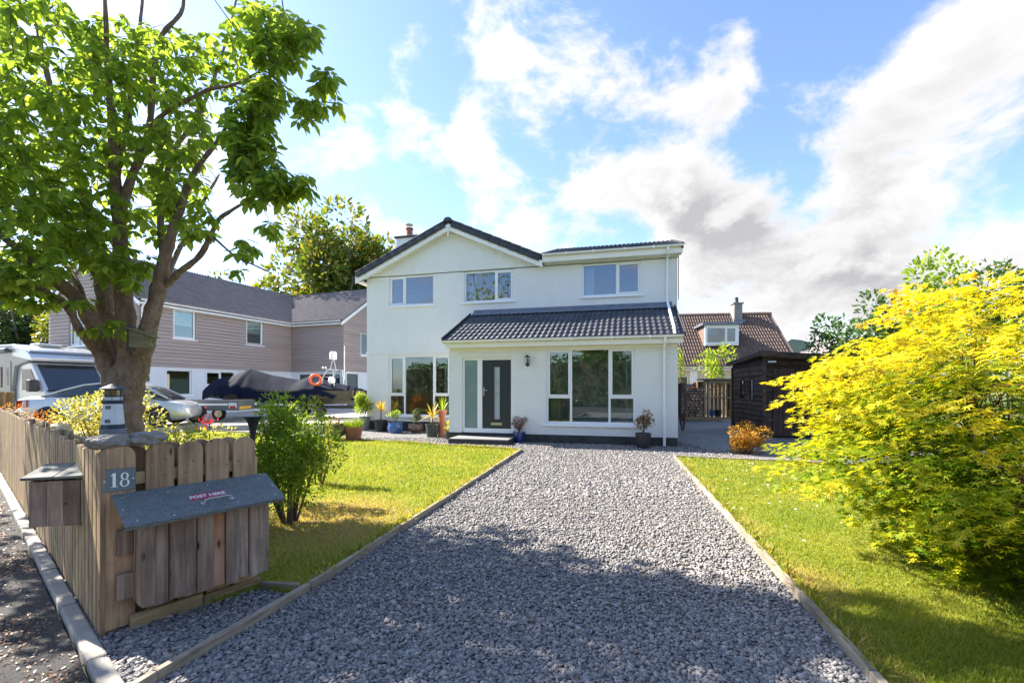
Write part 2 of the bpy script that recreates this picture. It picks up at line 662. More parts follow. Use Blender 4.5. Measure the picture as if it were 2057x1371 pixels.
M_bark = mat('tree_bark', (.31, .20, .135), (.15, .095, .066), 9., .9, 1., 40., .05, stretch=(1, 1, .6), fine=(14., (.40, .30, .225), .7))
M_bark_far = mat('far_bark', (.10, .08, .06), (.16, .14, .11), 3., .9)
M_twig = mat('twig_bark', (.12, .085, .06), (.08, .055, .04), 12., .85)
M_stem_red = mat('reddish_stem', (.18, .06, .04), (.12, .05, .03), 12., .8)
M_tarp = mat('dark_tarpaulin', (.006, .009, .022), (.012, .015, .030), 2., .8, .3, 14., .02, spec=.06)
M_hull = mat('olive_hull', (.05, .048, .025), (.08, .072, .04), 4., .6)
M_silver = mat('silver_car_paint', (.66, .66, .63), None, 3., .32, metal=.4, coat=1.)
M_carglass = mat('car_glass', (.02, .026, .03), None, 3., .05, spec=.9, coat=.5)
M_tyre = mat('tyre_rubber', (.018, .018, .018), (.028, .027, .026), 20., .85)
M_alloy = mat('alloy_rim', (.5, .48, .43), (.42, .40, .36), 9., .32, metal=.9)
M_redlamp = mat('red_lamp', (.35, .01, .015), None, 5., .15, coat=.8)
M_lamp_clear = mat('clear_lamp', (.6, .62, .64), None, 5., .1, coat=.8)
M_mhgrey = mat('motorhome_shaded_grey_panel', (.13, .145, .155), (.115, .13, .14), 1., .3, coat=.4)  # grey panel, darkened so the colour carries the shade on its side
M_mhwhite = mat('motorhome_silver', (.52, .54, .56), (.48, .50, .52), 1., .25, metal=.3, coat=.6)
M_trailer = mat('trailer_grey', (.10, .125, .13), (.085, .108, .112), 4., .5)
M_plate = mat('yellow_plate', (.65, .38, .05), None, 5., .4)
M_orange = mat('orange_lifebuoy', (.75, .13, .03), (.65, .11, .03), 5., .5)
M_bluepot = mat('blue_glaze', (.045, .13, .34), (.035, .095, .26), 9., .22, coat=.6)
M_navypot = mat('navy_glaze', (.018, .035, .17), (.014, .027, .12), 9., .25, coat=.5)
M_stonepot = mat('brown_stone_pot', (.15, .105, .085), (.10, .072, .058), 9., .7, .5, 30)
M_tanpot = mat('tan_glazed_pot', (.17, .115, .08), (.10, .072, .055), 7., .35, .2, 20)
M_greypot = mat('grey_pot', (.20, .22, .21), (.16, .175, .17), 6., .6)
M_greenpot = mat('dark_green_pot', (.045, .06, .05), (.03, .042, .036), 6., .5)
M_soil = mat('potting_soil', (.03, .02, .014), (.05, .035, .024), 30., .95, .8, 90)
M_hose = mat('maroon_hose', (.07, .03, .035), (.05, .022, .026), 8., .5)
M_lhblue = mat('navy_paint', (.022, .035, .062), (.03, .043, .07), 9., .6)
M_lhwhite = mat('white_ornament', (.60, .64, .66), (.52, .56, .58), 12., .7, .2, 90)
M_lhstone = mat('ornament_stone', (.17, .185, .2), (.23, .245, .26), 14., .85, .6, 90)
M_lhglass = mat('lantern_yellow_glass', (.5, .45, .25), None, 5., .2)
M_boxwood = wood('mossy_box_wood', (0.130, 0.114, 0.052), (0.227, 0.195, 0.094), (0.299, 0.260, 0.143), 'x', .1)
M_blueplastic = mat('blue_plastic_sheet', (.03, .12, .26), (.025, .09, .20), 6., .5)
M_yellowplastic = mat('yellow_tub', (.55, .36, .03), None, 5., .45)
M_palestone = mat('pale_boulder', (.55, .53, .49), (.42, .40, .37), 6., .85, .6, 20., .03)
M_hill = mat('hazed_wooded_hill', (.15, .18, .17), (.20, .22, .20), .05, .95)  # pale and bluish: distance haze is mixed into the hill's colour
M_frost_l = mat('door_glass', (.42, .45, .47), (.36, .39, .41), 3., .25, coat=.4)


# ------------------------------------------------------------------ the setting
def sheet(name, poly, z, m, label=None, thick=0.):
    mb = MB()
    if thick:
        mb.prism([(p[0], p[1]) for p in poly], 'z', z - thick, z)
    else:
        mb.add([(p[0], p[1], z) for p in poly], [tuple(range(len(poly)))])
    o = mb.build(name, m)
    return tag(o, label, None, None, 'structure')


def lawn_mat():
    m, nt, n, l, b = _nt('lawn')
    b.inputs['Roughness'].default_value = .9
    b.inputs['Specular IOR Level'].default_value = .2
    v = _coords(nt, (1, 1, 1), False)
    a = _noise(nt, v, 1.3, 6, .6)
    col = _ramp(nt, a, [(.35, (.16, .215, .022)), (.55, (.25, .27, .034)), (.72, (.32, .30, .07))])
    f = _noise(nt, v, 55., 4, .7)
    col = _mix(nt, _ramp(nt, f, [(.4, (0, 0, 0)), (.7, (.6, .6, .6))]), col, (.13, .18, .014))
    # dry patch under the bush by the post box and along the drive edge
    def patch(cx, cy, r):
        vm = n.new('ShaderNodeVectorMath'); vm.operation = 'DISTANCE'
        vm.inputs[1].default_value = (cx, cy, 0)
        mp = n.new('ShaderNodeMapping'); mp.inputs['Scale'].default_value = (1, 1, 0)
        l.new(v, mp.inputs[0]); l.new(mp.outputs[0], vm.inputs[0])
        ad = n.new('ShaderNodeMath'); ad.operation = 'ADD'
        w = _noise(nt, v, 3.5, 5, .6)
        l.new(vm.outputs['Value'], ad.inputs[0]); l.new(w, ad.inputs[1])
        hv_ = n.new('ShaderNodeMath'); hv_.operation = 'MULTIPLY'; hv_.inputs[1].default_value = .4
        l.new(ad.outputs[0], hv_.inputs[0])
        return _ramp(nt, hv_.outputs[0], [((r + .35) * .4, (.85,) * 3), ((r + .85) * .4, (0, 0, 0))])
    col = _mix(nt, patch(-1.95, 4.9, .75), col, (.33, .22, .085))
    col = _mix(nt, patch(1.95, 3.4, .30), col, (.36, .25, .10))
    col = _mix(nt, patch(2.25, 4.8, .22), col, (.33, .25, .09))
    l.new(col, b.inputs['Base Color'])
    _bump(nt, b, f, .8, .02)
    return m


def gravel_mat():
    m, nt, n, l, b = _nt('gravel_bed')
    b.inputs['Roughness'].default_value = .9
    v = _coords(nt, (1, 1, 1), False)
    vo = n.new('ShaderNodeTexVoronoi'); vo.inputs['Scale'].default_value = 38.
    l.new(v, vo.inputs['Vector'])
    col = _ramp(nt, vo.outputs['Color'], [(0., (.08, .08, .083)), (.6, (.22, .21, .20)), (1., (.42, .39, .36))])
    l.new(col, b.inputs['Base Color'])
    _bump(nt, b, vo.outputs['Distance'], 1., .03)
    return m


M_lawn, M_gravel = lawn_mat(), gravel_mat()
M_field = mat('rough_grass', (.07, .12, .02), (.11, .15, .03), .3, .95)

DL = [G(1048, 906), G(620, 1187), G(310, 1371)]                     # drive, left edge
DL.append(DL[2] + (DL[2] - DL[0]) * .4)
DR = [G(1355, 920), G(1755, 1371)]                                  # drive, right edge
DR.append(DR[1] + (DR[1] - DR[0]) * .35)
FARL = [DL[0], G(655, 881), G(420, 866.5)]                          # lawn edge below the house
FARR = [DR[0], G(1640, 933.5), Vector((13., 6.25, 0))]
POST = Vector((-2.38, 2.64, 0))
FD = Vector((-.777, .630, 0))                                       # run of the long fence
FEND = POST + FD * 14.
KO = Vector((-.63, -.777, 0))                                       # towards the street
Q = Fr(POST.x, POST.y, 52.7)                                        # short fence with the number
QE = Q.w(.86, 0)
LAWN_L = [DL[0], G(606, 1196), QE + Vector((.05, -.06, 0)), POST - KO * .14, FEND - KO * .14, Vector((-13.6, 12.4, 0)), Vector((-11.2, 12.5, 0)), Vector((-10.75, 14.6, 0)), G(420, 866.5), G(655, 881)]
LAWN_R = [DR[0], DR[1], DR[2], Vector((13., -.5, 0)), FARR[2], FARR[1]]

o = MB().add([(-600, -300, -.06), (600, -300, -.06), (600, 1200, -.06), (-600, 1200, -.06)], [(0, 1, 2, 3)]).build('ground', M_field)
tag(o, None, None, None, 'structure')
kb = POST + KO * .13 - FD * 1.35
sheet('gravel_drive', [(-3.2, -3, 0), (2.2, -3, 0), (9.5, -1, 0), (14, 6, 0), (14, 18, 0), (-8.2, 17.5, 0), (-10.9, 14.2, 0), (-11.3, 11, 0), POST + KO * .06, POST + KO * .06 - FD * 1.5], 0., M_gravel)
sheet('lawn', LAWN_L, .03, M_lawn, None, .06)
sheet('lawn', LAWN_R, .03, M_lawn, None, .06)
pav = [POST + KO * .12 - FD * 1.4, POST + KO * .12 + FD * 16, POST + KO * 9 + FD * 16, POST + KO * 9 - FD * 9, POST + KO * .12 - FD * 9]
sheet('pavement', pav, -.004, M_tarmac, None, .03)
sheet('road', [(-30, -18, 0), (30, -18, 0), (30, -3.2, 0), (-30, -3.2, 0)], -.012, M_tarmac, None, .03)
sheet('yard', [G(1440, 906), (14, 8.6, 0), (15, 24, 0), (4.5, 24, 0), (4.4, 12.3, 0)], .012, M_concrete, None, .05)
sheet('neighbour_drive', [(-11.3, 12.6), (-10.75, 14.9), (-6.2, 16.6), (-2.8, 29), (-13, 34), (-44, 24), (-44, 12.6)], .18, M_drive2, None, .3)
# low wooded hill far to the right
hb = MB()
hr = []
for i in range(60):
    x = 60 + i * 9.
    hr.append((x, 420., 30 * math.exp(-((x - 270) / 75.) ** 2) + 9 * math.sin(i * .35) ** 2 + rnd.uniform(0, 2.5) + 6))
vs = [(x, y, -1) for x, y, z in hr] + hr + [(x, y + 160, z * .7) for x, y, z in hr]
n_ = len(hr)
fs = [(i, i + 1, n_ + i + 1, n_ + i) for i in range(n_ - 1)] + [(n_ + i, n_ + i + 1, 2 * n_ + i + 1, 2 * n_ + i) for i in range(n_ - 1)]
o = hb.add(vs, fs).build('hill', M_hill)
tag(o, None, None, None, 'structure')


def plank_between(p, q, w, z0, z1):
    p, q = Vector(p), Vector(q)
    d = (q - p); d.z = 0
    L = d.length
    M = Matrix.Translation((p.x, p.y, 0)) @ Matrix.Rotation(math.atan2(d.y, d.x), 4, 'Z')
    return MB().box(0, L, -w / 2, w / 2, z0, z1), M


def edging(label, pts, seg=2.4, w=.042, z1=.062, m=None):
    t = thing('lawn_edging', label, 'edging', Fr(pts[0].x, pts[0].y, 0))
    for a, b in zip(pts[:-1], pts[1:]):
        L = (b - a).length
        k = max(1, round(L / seg))
        for i in range(k):
            p, q = a.lerp(b, i / k), a.lerp(b, (i + 1) / k)
            q = q - (q - p).normalized() * .006
            mb, M = plank_between(p, q, w, -.05, z1 + rnd.uniform(-.006, .006))
            mb.build('board', m or M_edging, t, M=M, bevel=.004)
    return t


edging('timber edging board along the left side of the gravel drive', DL[:4])
edging('timber edging board along the right side of the gravel drive', DR)
edging('timber edging between the left lawn and gravel below the house', FARL)
edging('timber edging between the right lawn and gravel by the shed', FARR)
edging('short timber edging between post box fence and drive edging', [QE + Vector((.06, -.05, 0)), G(604, 1187)], 2.)
# concrete kerb along the foot of the long fence
t = thing('kerb', 'pale concrete kerb edging at the foot of the picket fence', 'kerb', Fr(POST.x, POST.y, 0))
for i in range(-2, 15):
    p = POST + KO * .065 + FD * (i * .92 - .30)
    q = p + FD * .914
    mb, M = plank_between(p, q, .085, -.05, .035 + rnd.uniform(-.004, .004))
    mb.build('kerb_stone', M_kerb, t, M=M, bevel=.012, seg=2)


# ------------------------------------------------------------------ building helpers
def wall(mb, u0, u1, z0, z1, va, vb, ops=()):
    us = sorted({u0, u1, *[o[0] for o in ops], *[o[1] for o in ops]})
    zs = sorted({z0, z1, *[o[2] for o in ops], *[o[3] for o in ops]})
    us = [x for x in us if u0 <= x <= u1]; zs = [x for x in zs if z0 <= x <= z1]
    def hole(i, j):
        if i < 0 or j < 0 or i >= len(us) - 1 or j >= len(zs) - 1:
            return True
        cu, cz = (us[i] + us[i + 1]) / 2, (zs[j] + zs[j + 1]) / 2
        return any(o[0] < cu < o[1] and o[2] < cz < o[3] for o in ops)
    for i in range(len(us) - 1):
        for j in range(len(zs) - 1):
            if hole(i, j):
                continue
            a, b, c, d = us[i], us[i + 1], zs[j], zs[j + 1]
            mb.add([(a, va, c), (b, va, c), (b, va, d), (a, va, d)], [(0, 1, 2, 3)])
            mb.add([(a, vb, c), (b, vb, c), (b, vb, d), (a, vb, d)], [(3, 2, 1, 0)])
            if hole(i - 1, j): mb.add([(a, va, c), (a, va, d), (a, vb, d), (a, vb, c)], [(0, 1, 2, 3)])
            if hole(i + 1, j): mb.add([(b, va, c), (b, vb, c), (b, vb, d), (b, va, d)], [(0, 1, 2, 3)])
            if hole(i, j - 1): mb.add([(a, va, c), (a, vb, c), (b, vb, c), (b, va, c)], [(0, 1, 2, 3)])
            if hole(i, j + 1): mb.add([(a, va, d), (b, va, d), (b, vb, d), (a, vb, d)], [(0, 1, 2, 3)])
    return mb


def window(root, fr, u0, u1, z0, z1, cols, v=.05, glass=None, sill=.06, proud=.05, ft=.055, m=None, label=None):
    """cols: (ua, ub, transom height or None, opening light?)"""
    glass = glass or M_glass
    m = m or M_white
    mb = MB()
    mb.box(u0, u0 + ft, v, v + .07, z0, z1).box(u1 - ft, u1, v, v + .07, z0, z1)
    mb.box(u0 + ft, u1 - ft, v, v + .07, z0, z0 + ft).box(u0 + ft, u1 - ft, v, v + .07, z1 - ft, z1)
    for a, b, tr, op in cols[:-1]:
        mb.box(b - ft / 2, b + ft / 2, v + .003, v + .067, z0 + ft, z1 - ft)
    cells = []
    for i, (a, b, tr, op) in enumerate(cols):
        xa = (u0 + ft) if i == 0 else a + ft / 2
        xb = (u1 - ft) if i == len(cols) - 1 else b - ft / 2
        if tr:
            mb.box(xa, xb, v + .005, v + .065, tr - ft / 2, tr + ft / 2)
            cells += [(xa, xb, z0 + ft, tr - ft / 2, False), (xa, xb, tr + ft / 2, z1 - ft, op)]
        else:
            cells.append((xa, xb, z0 + ft, z1 - ft, op))
    w = mb.build('window', m, root, fr)
    if label: w['label'] = label
    for a, b, c, d, op in cells:
        if op:
            f = .042
            k = MB().box(a + .003, a + f, v - .012, v + .05, c + .003, d - .003).box(b - f, b - .003, v - .012, v + .05, c + .003, d - .003)
            k.box(a + f, b - f, v - .012, v + .05, c + .003, c + f).box(a + f, b - f, v - .012, v + .05, d - f, d - .003)
            k.build('casement_frame', m, w, fr, bevel=.004)
            a, b, c, d = a + f, b - f, c + f, d - f
        MB().box(a, b, v + .025, v + .031, c, d).build('pane', glass, w, fr)
    if sill:
        MB().box(u0 - .07, u1 + .07, -proud, v + .02, z0 - sill, z0 - .002).build('sill', m, w, fr, bevel=.008)
    return w


def tile_template(w=.30, L=.40, nr=2, h=.03, seg=6, th=.022):
    xs = [w * k / (nr * seg) for k in range(nr * seg + 1)]
    zz = [h * (.5 - .5 * math.cos(2 * math.pi * ((x / (w / nr)) % 1.))) ** 1.25 for x in xs]
    n = len(xs)
    V = [(x, 0, z) for x, z in zip(xs, zz)] + [(x, L, z) for x, z in zip(xs, zz)] + [(x, .004, z - th) for x, z in zip(xs, zz)]
    Fa = [(i, i + 1, n + i + 1, n + i) for i in range(n - 1)] + [(i, 2 * n + i, 2 * n + i + 1, i + 1) for i in range(n - 1)]
    return np.array(V), np.array(Fa)


def tile_places(u0, v0, z0, pitch, cols, rows, w, g):
    for r in range(rows):
        for c in range(cols):
            yield Matrix.Translation((u0 + c * w, v0 + r * g * math.cos(pitch), z0 + r * g * math.sin(pitch))) @ Matrix.Rotation(pitch - .05 + rnd.uniform(-.006, .006), 4, 'X')


def tiles_one(root, fr, u0, v0, z0, pitch, cols, rows, m, w=.30, g=.33, name='roof_tile'):
    """each tile an object"""
    V, Fa = tile_template(w, g + .07)
    me = npmesh(name, V, Fa, m, smooth=True)
    for M in tile_places(u0, v0, z0, pitch, cols, rows, w, g):
        inst(name, me, root, fr.M @ M)


def tiles_joined(root, fr, u0, v0, z0, pitch, cols, rows, m, w=.30, g=.33, clip=None):
    V, Fa = tile_template(w, g + .07, 2, .07, 6, .055)
    ms = [M for M in tile_places(u0, v0, z0, pitch, cols, rows, w, g) if clip is None or clip(M.translation)]
    A = np.array([[list(r) for r in M] for M in ms])
    VV, FF = scatter(V, Fa, A[:, :3, 3], A[:, :3, :3], np.ones(len(ms)))
    o = inst('roof_tiling', npmesh('roof_tiling', VV, FF, m, smooth=True), root, fr.M)
    o['kind'] = 'stuff'
    return o


def gutter(mb, u0, u1, v, z, r=.055):
    pr = [(v + r * math.cos(math.pi * k / 8), z - r * math.sin(math.pi * k / 8)) for k in range(9)]
    pi = [(v + (r - .008) * math.cos(math.pi * k / 8), z + .001 - (r - .008) * math.sin(math.pi * k / 8)) for k in range(8, -1, -1)]
    return mb.prism(pr + pi, 'x', u0, u1)


def curtain(fr, label, u0, u1, z0, z1, v, m):
    mb = MB()
    n = int((u1 - u0) / .02)
    pts = [(u0 + (u1 - u0) * i / n, v + .03 * math.sin(i * 1.15) + .008 * math.sin(i * .37)) for i in range(n + 1)]
    V = [(a, b, z) for z in (z0, z1) for a, b in pts]
    mb.add(V, [(i, i + 1, n + 2 + i, n + 1 + i) for i in range(n)])
    o = mb.build('curtain', m, None, fr, smooth='all')
    return tag(o, label, 'curtain')


# ------------------------------------------------------------------ the white house
H = Fr(-4.99, 15.64, -14.2)
UR, PV, PL, PR = 10.08, -2.15, 3.89, 9.88                           # right end, porch front and its two ends
DEPTH = 8.2
house = thing('white_house', 'white roughcast house with gable and charcoal tiled lean-to front', 'house', H)
zt = 5.2                                                            # head of the upper windows
ops_main = [(.82, 3.06, .50, 2.53), (.84, 2.49, 4.2, zt), (3.54, 5.20, 4.2, zt), (7.34, 9.08, 4.2, zt)]
mb = MB()
wall(mb, 0, UR, .32, zt, 0, .28, ops_main)
mb.box(0, .28, .28, DEPTH, .32, zt).box(UR - .28, UR, .28, DEPTH, .32, zt).box(.28, UR - .28, DEPTH - .28, DEPTH, .32, zt)
mb.build('wall', M_render, house)
# band above the windows stands a little proud, as does the one over the ground floor
mb = MB().prism([(-.02, zt + .03), (UR + .02, zt + .03), (UR + .02, 5.36), (6.05, 5.36), (3.11, 6.68), (-.02, 5.27)], 'y', -.028, .28)
mb.build('gable_wall', M_render, house)
MB().prism([(0, zt + .03), (UR, zt + .03), (UR, 5.42), (6.05, 5.42), (3.11, 6.66), (0, 5.27)], 'y', DEPTH - .28, DEPTH).build('rear_gable_wall', M_render, house)
MB().box(-.015, PL - .01, -.02, -.001, 2.58, 2.66).build('string_course', M_render, house, bevel=.008)
MB().box(-.01, PL - .002, -.012, .29, 0, .32).box(PL - .002, UR, .002, .285, 0, .32).box(-.01, .29, .29, DEPTH, 0, .32).box(UR - .29, UR + .01, .29, DEPTH, 0, .32).box(.29, UR - .29, DEPTH - .29, DEPTH + .01, 0, .32).build('plinth', M_plinth, house)
# porch shell
ops_p = [(4.27, 5.71, .22, 2.26), (6.61, 8.88, .51, 2.47)]
mb = MB()
wall(mb, PL, PR, .22, 2.62, PV, PV + .26, ops_p)
mb.box(PL, PL + .26, PV + .26, -.001, .22, 2.62).box(PR - .26, PR, PV + .26, -.001, .22, 2.62)
mb.prism([(PV + .26, 2.62), (-.001, 2.62), (-.001, 3.78), (PV + .26, 2.75)], 'x', PR - .26, PR)
mb.prism([(PV + .26, 2.62), (-.001, 2.62), (-.001, 3.78), (PV + .26, 2.75)], 'x', PL, PL + .26)
mb.build('porch_wall', M_render, house)
mb = MB().box(PL + .012, 4.25, PV + .012, PV + .25, 0, .22).box(5.73, PR - .012, PV + .012, PV + .25, 0, .22).box(4.25, 5.73, PV + .012, PV + .25, 0, .20)
mb.box(PL + .012, PL + .25, PV + .25, 0, 0, .22).box(PR - .25, PR - .012, PV + .25, 0, 0, .22)
mb.build('plinth', M_plinth, house)
MB().box(4.17, 5.86, PV - .018, PV - .001, 2.30, 2.38).build('lintel_band', M_render, house, bevel=.006)
MB().box(6.50, 9.02, PV - .018, PV - .001, 2.475, 2.53).build('lintel_band', M_render, house, bevel=.006)
# rooms behind the glass
mb = MB()
mb.box(.28, UR - .28, .29, DEPTH - .28, .10, .16).box(.28, UR - .28, .285, DEPTH - .28, 2.60, 2.82).box(.28, UR - .28, .285, DEPTH - .28, 5.24, 5.30)
mb.box(PL + .26, PR - .26, PV + .262, .285, .10, .16).box(PL + .26, PR - .26, PV + .262, -.005, 2.52, 2.58)
mb.build('floor_slab', M_roomfloor, house)
mb = MB()
mb.box(.29, UR - .29, 4.6, 4.7, .16, 2.6).box(.29, UR - .29, 3.8, 3.9, 2.82, 5.24)
mb.box(2.95, 3.05, .285, 3.8, 2.82, 5.24).box(6.1, 6.2, .285, 3.8, 2.82, 5.24).box(3.5, 3.6, .285, 4.6, .16, 2.6).box(6.0, 6.1, PV + .27, 4.6, .16, 2.5)
mb.build('partition_wall', M_room, house)
MB().box(6.11, 6.14, PV + .3, 2.5, .17, 2.5).build('partition_wall', M_redwall, house)
# windows
window(house, H, .84, 2.49, 4.2, zt, [(.84, 1.42, None, True), (1.42, 2.49, None, False)], glass=M_glass_up)
window(house, H, 3.54, 5.20, 4.2, zt, [(3.54, 4.60, None, False), (4.60, 5.20, None, True)], glass=M_glass_up)
window(house, H, 7.34, 9.08, 4.2, zt, [(7.34, 8.38, None, False), (8.38, 9.08, None, True)], glass=M_glass_up)
window(house, H, .82, 3.06, .50, 2.53, [(.82, 1.40, 1.20, True), (1.40, 2.46, None, False), (2.46, 3.06, 1.20, True)])
HP = H.sub(0, PV, 0)
window(house, HP, 6.61, 8.88, .51, 2.47, [(6.61, 7.26, 1.20, True), (7.26, 8.24, None, False), (8.24, 8.88, 1.20, True)], sill=.07)
# front door set
v = .05
mb = MB().box(4.27, 4.33, v, v + .08, .22, 2.26).box(5.65, 5.71, v, v + .08, .22, 2.26).box(4.33, 5.65, v, v + .08, 2.20, 2.26).box(4.33, 5.65, v - .01, v + .08, .22, .34).box(4.70, 4.84, v, v + .08, .34, 2.20)
dfr = mb.build('door_frame', M_white, house, HP, bevel=.004)
MB().box(4.33, 4.70, v + .03, v + .045, .34, 2.20).build('side_light', M_frost, dfr, HP)
mb = MB()
wall(mb, 4.846, 5.644, .346, 2.194, v + .015, v + .06, [(5.17, 5.345, .58, 2.02)])
door = mb.build('front_door', M_door, house, HP)
for i in range(4):
    za = .58 + i * .36
    MB().box(5.172, 5.343, v + .03, v + .04, za + .004, za + .356).build('glazed_slot', M_frost_l, door, HP)
mb = MB()
wall(mb, 5.15, 5.365, .56, 2.04, v + .006, v + .015, [(5.178, 5.337, .588, 2.012)])
mb.build('slot_trim', M_blackmetal, door, HP)
MB().box(4.868, 4.902, v - .002, v + .014, 1.23, 1.47).tube([(4.885, v, 1.38), (4.885, v - .045, 1.38), (4.90, v - .05, 1.38), (5.00, v - .05, 1.378)], .010, 6).build('handle', M_steel, door, HP, smooth=True)
MB().box(5.09, 5.40, v + .002, v + .014, .43, .505).box(5.10, 5.39, v - .004, v + .002, .445, .49).build('letter_plate', M_steel, door, HP, bevel=.003)
MB().box(5.245, 5.275, v + .004, v + .016, 1.55, 1.58).build('spy_hole', M_steel, door, HP)
# step
o = MB().box(4.18, 5.80, PV - .78, PV - .001, -.02, .13).build('step', M_plinth, house, bevel=.012, seg=2)
MB().box(4.20, 5.78, PV - .76, PV - .02, .1305, .142).build('step_slab', M_concrete, o, bevel=.004)
# gable roof
PIT = math.atan(.452)
AP, AZ, LE, RE = 3.11, 6.80, -.26, 6.17
def zroof(u):
    return AZ - abs(u - AP) * .452
mb = MB().prism([(LE, zroof(LE) - .10), (AP, AZ - .10), (RE + .03, zroof(RE + .03) - .10), (RE + .03, zroof(RE + .03)), (AP, AZ), (LE, zroof(LE))], 'y', -.28, DEPTH + .2)
roof = mb.build('roof', M_tile_dark, house)
mb = MB()
for a, b in ((LE, AP), (AP, RE)):
    mb.prism([(a, zroof(a) - .31), (b, zroof(b) - .31), (b, zroof(b) - .105), (a, zroof(a) - .105)], 'y', -.30, -.272)
mb.build('barge_board', M_trim, house)
mb = MB()
for a, b in ((LE, AP), (AP, RE)):
    mb.prism([(a, zroof(a) - .24), (b, zroof(b) - .24), (b, zroof(b) - .225), (a, zroof(a) - .225)], 'y', -.27, -.03)
mb.build('soffit', M_trim, house)
MB().box(AP - .022, AP + .022, -.315, -.302, 6.28, 6.52).build('finial_strip', M_trim, house)
MB().box(LE - .01, .0, -.26, DEPTH, 5.02, 5.05).box(LE - .02, LE, -.27, DEPTH, 5.02, 5.26).build('eaves_box', M_trim, house)
# dark verge caps, one over the other
cap = MB().box(0, .40, -.07, .14, -.02, .05).box(0, .40, -.07, -.045, -.175, -.02)
capme = cap.mesh('verge_tile', M_tile_dark, True, .016, 2)
for sgn, n in ((-1, 10), (1, 9)):
    for i in range(n):
        s0 = .16 + i * .345
        M = Matrix.Translation((AP + sgn * s0 * math.cos(PIT), -.275, AZ - s0 * math.sin(PIT) + .012))
        ang = PIT if sgn > 0 else math.pi - PIT
        if sgn > 0:
            M = M @ Matrix.Rotation(PIT - .035, 4, 'Y')
        else:
            M = M @ Matrix.Diagonal((-1, 1, 1, 1)) @ Matrix.Rotation(PIT - .035, 4, 'Y')
        inst('verge_tile', capme, roof, H.M @ M)
mb = MB()
pr = [(AP + .15 * math.cos(math.pi * k / 8), AZ - .03 + .13 * math.sin(math.pi * k / 8)) for k in range(9)]
rid = mb.prism(pr, 'y', 0, .44).mesh('ridge_tile', M_tile_dark, True)
for i in range(19):
    inst('ridge_tile', rid, roof, H.M @ Matrix.Translation((0, -.36 + i * .45, rnd.uniform(-.004, .004))))
# right hand roof
P2 = R(18.5)
EZ = 5.50
mb = MB().prism([(-.30, EZ - .04), (3.2, EZ - .04 + 3.5 * math.tan(P2)), (DEPTH, EZ - .3), (DEPTH, EZ - .38), (3.2, EZ - .14 + 3.5 * math.tan(P2)), (-.28, EZ - .14)], 'x', RE + .02, UR + .1)
roof2 = mb.build('roof', M_tile_dark, house)
tiles_one(roof2, H, RE - .06, -.36, EZ + .0, P2, 14, 11, M_tile, w=.297, g=.335)
MB().box(UR + .08, UR + .14, -.36, 3.2, -.11, .06, Matrix.Translation((0, 0, EZ)) @ Matrix.Translation((0, -.3, 0)) @ Matrix.Rotation(P2, 4, 'X') @ Matrix.Translation((0, .3, 0))).build('verge_cap', M_tile_dark, roof2)
mb = MB()
gutter(mb, RE + .02, UR + .13, -.365, EZ - .02, .055)
for x in (6.9, 7.7, 8.6, 9.4):
    mb.box(x, x + .03, -.428, -.30, EZ - .085, EZ - .01)
mb.build('gutter', M_white, house, smooth=True)
MB().box(RE + .0, UR + .12, -.305, -.28, EZ - .24, EZ - .045).box(RE + .02, UR + .1, -.28, -.03, EZ - .235, EZ - .215).build('fascia', M_cream, house, bevel=.003)
# porch roof
PZ0, PZ1 = 2.74, 3.80
PP = math.atan2(PZ1 - PZ0, 2.40)
mb = MB().prism([(PV - .24, PZ0 - .10), (0 - .002, PZ1 - .10), (0 - .002, PZ1 - .03), (PV - .24, PZ0 - .03)], 'x', PL - .08, PR + .12)
proof = mb.build('porch_roof', M_tile_dark, house)
tiles_one(proof, H, PL - .10, PV - .27, PZ0 - .012, PP, 21, 8, M_tile, w=.2975, g=.318)
MB().prism([(-.24, PZ1 - .24 * math.tan(PP) + .045), (-.006, PZ1 + .055), (-.006, PZ1 + .14), (-.02, PZ1 + .14), (-.03, PZ1 + .075), (-.24, PZ1 - .24 * math.tan(PP) + .06)], 'x', PL + .0, PR + .05).build('lead_flashing', M_lead, proof)
for x in (PL - .115, PR + .11):
    MB().box(x, x + .035, 0, 2.58, -.06, .065, Matrix.Translation((0, PV - .27, PZ0)) @ Matrix.Rotation(PP, 4, 'X')).build('verge_cap', M_tile_dark, proof, bevel=.008)
mb = MB()
gutter(mb, PL - .06, PR + .10, PV - .30, PZ0 - .03, .058)
for x in (4.3, 5.3, 6.3, 7.3, 8.3, 9.2):
    mb.box(x, x + .03, PV - .366, PV - .24, PZ0 - .098, PZ0 - .02)
mb.build('gutter', M_white, house, smooth=True)
MB().box(PL - .02, PR + .09, PV - .24, PV - .215, PZ0 - .22, PZ0 - .05).box(PL, PR + .06, PV - .215, PV - .002, PZ0 - .215, PZ0 - .195).box(PL + .0, PR + .0, PV - .03, PV - .002, PZ0 - .28, PZ0 - .22).build('fascia', M_cream, house, bevel=.003)
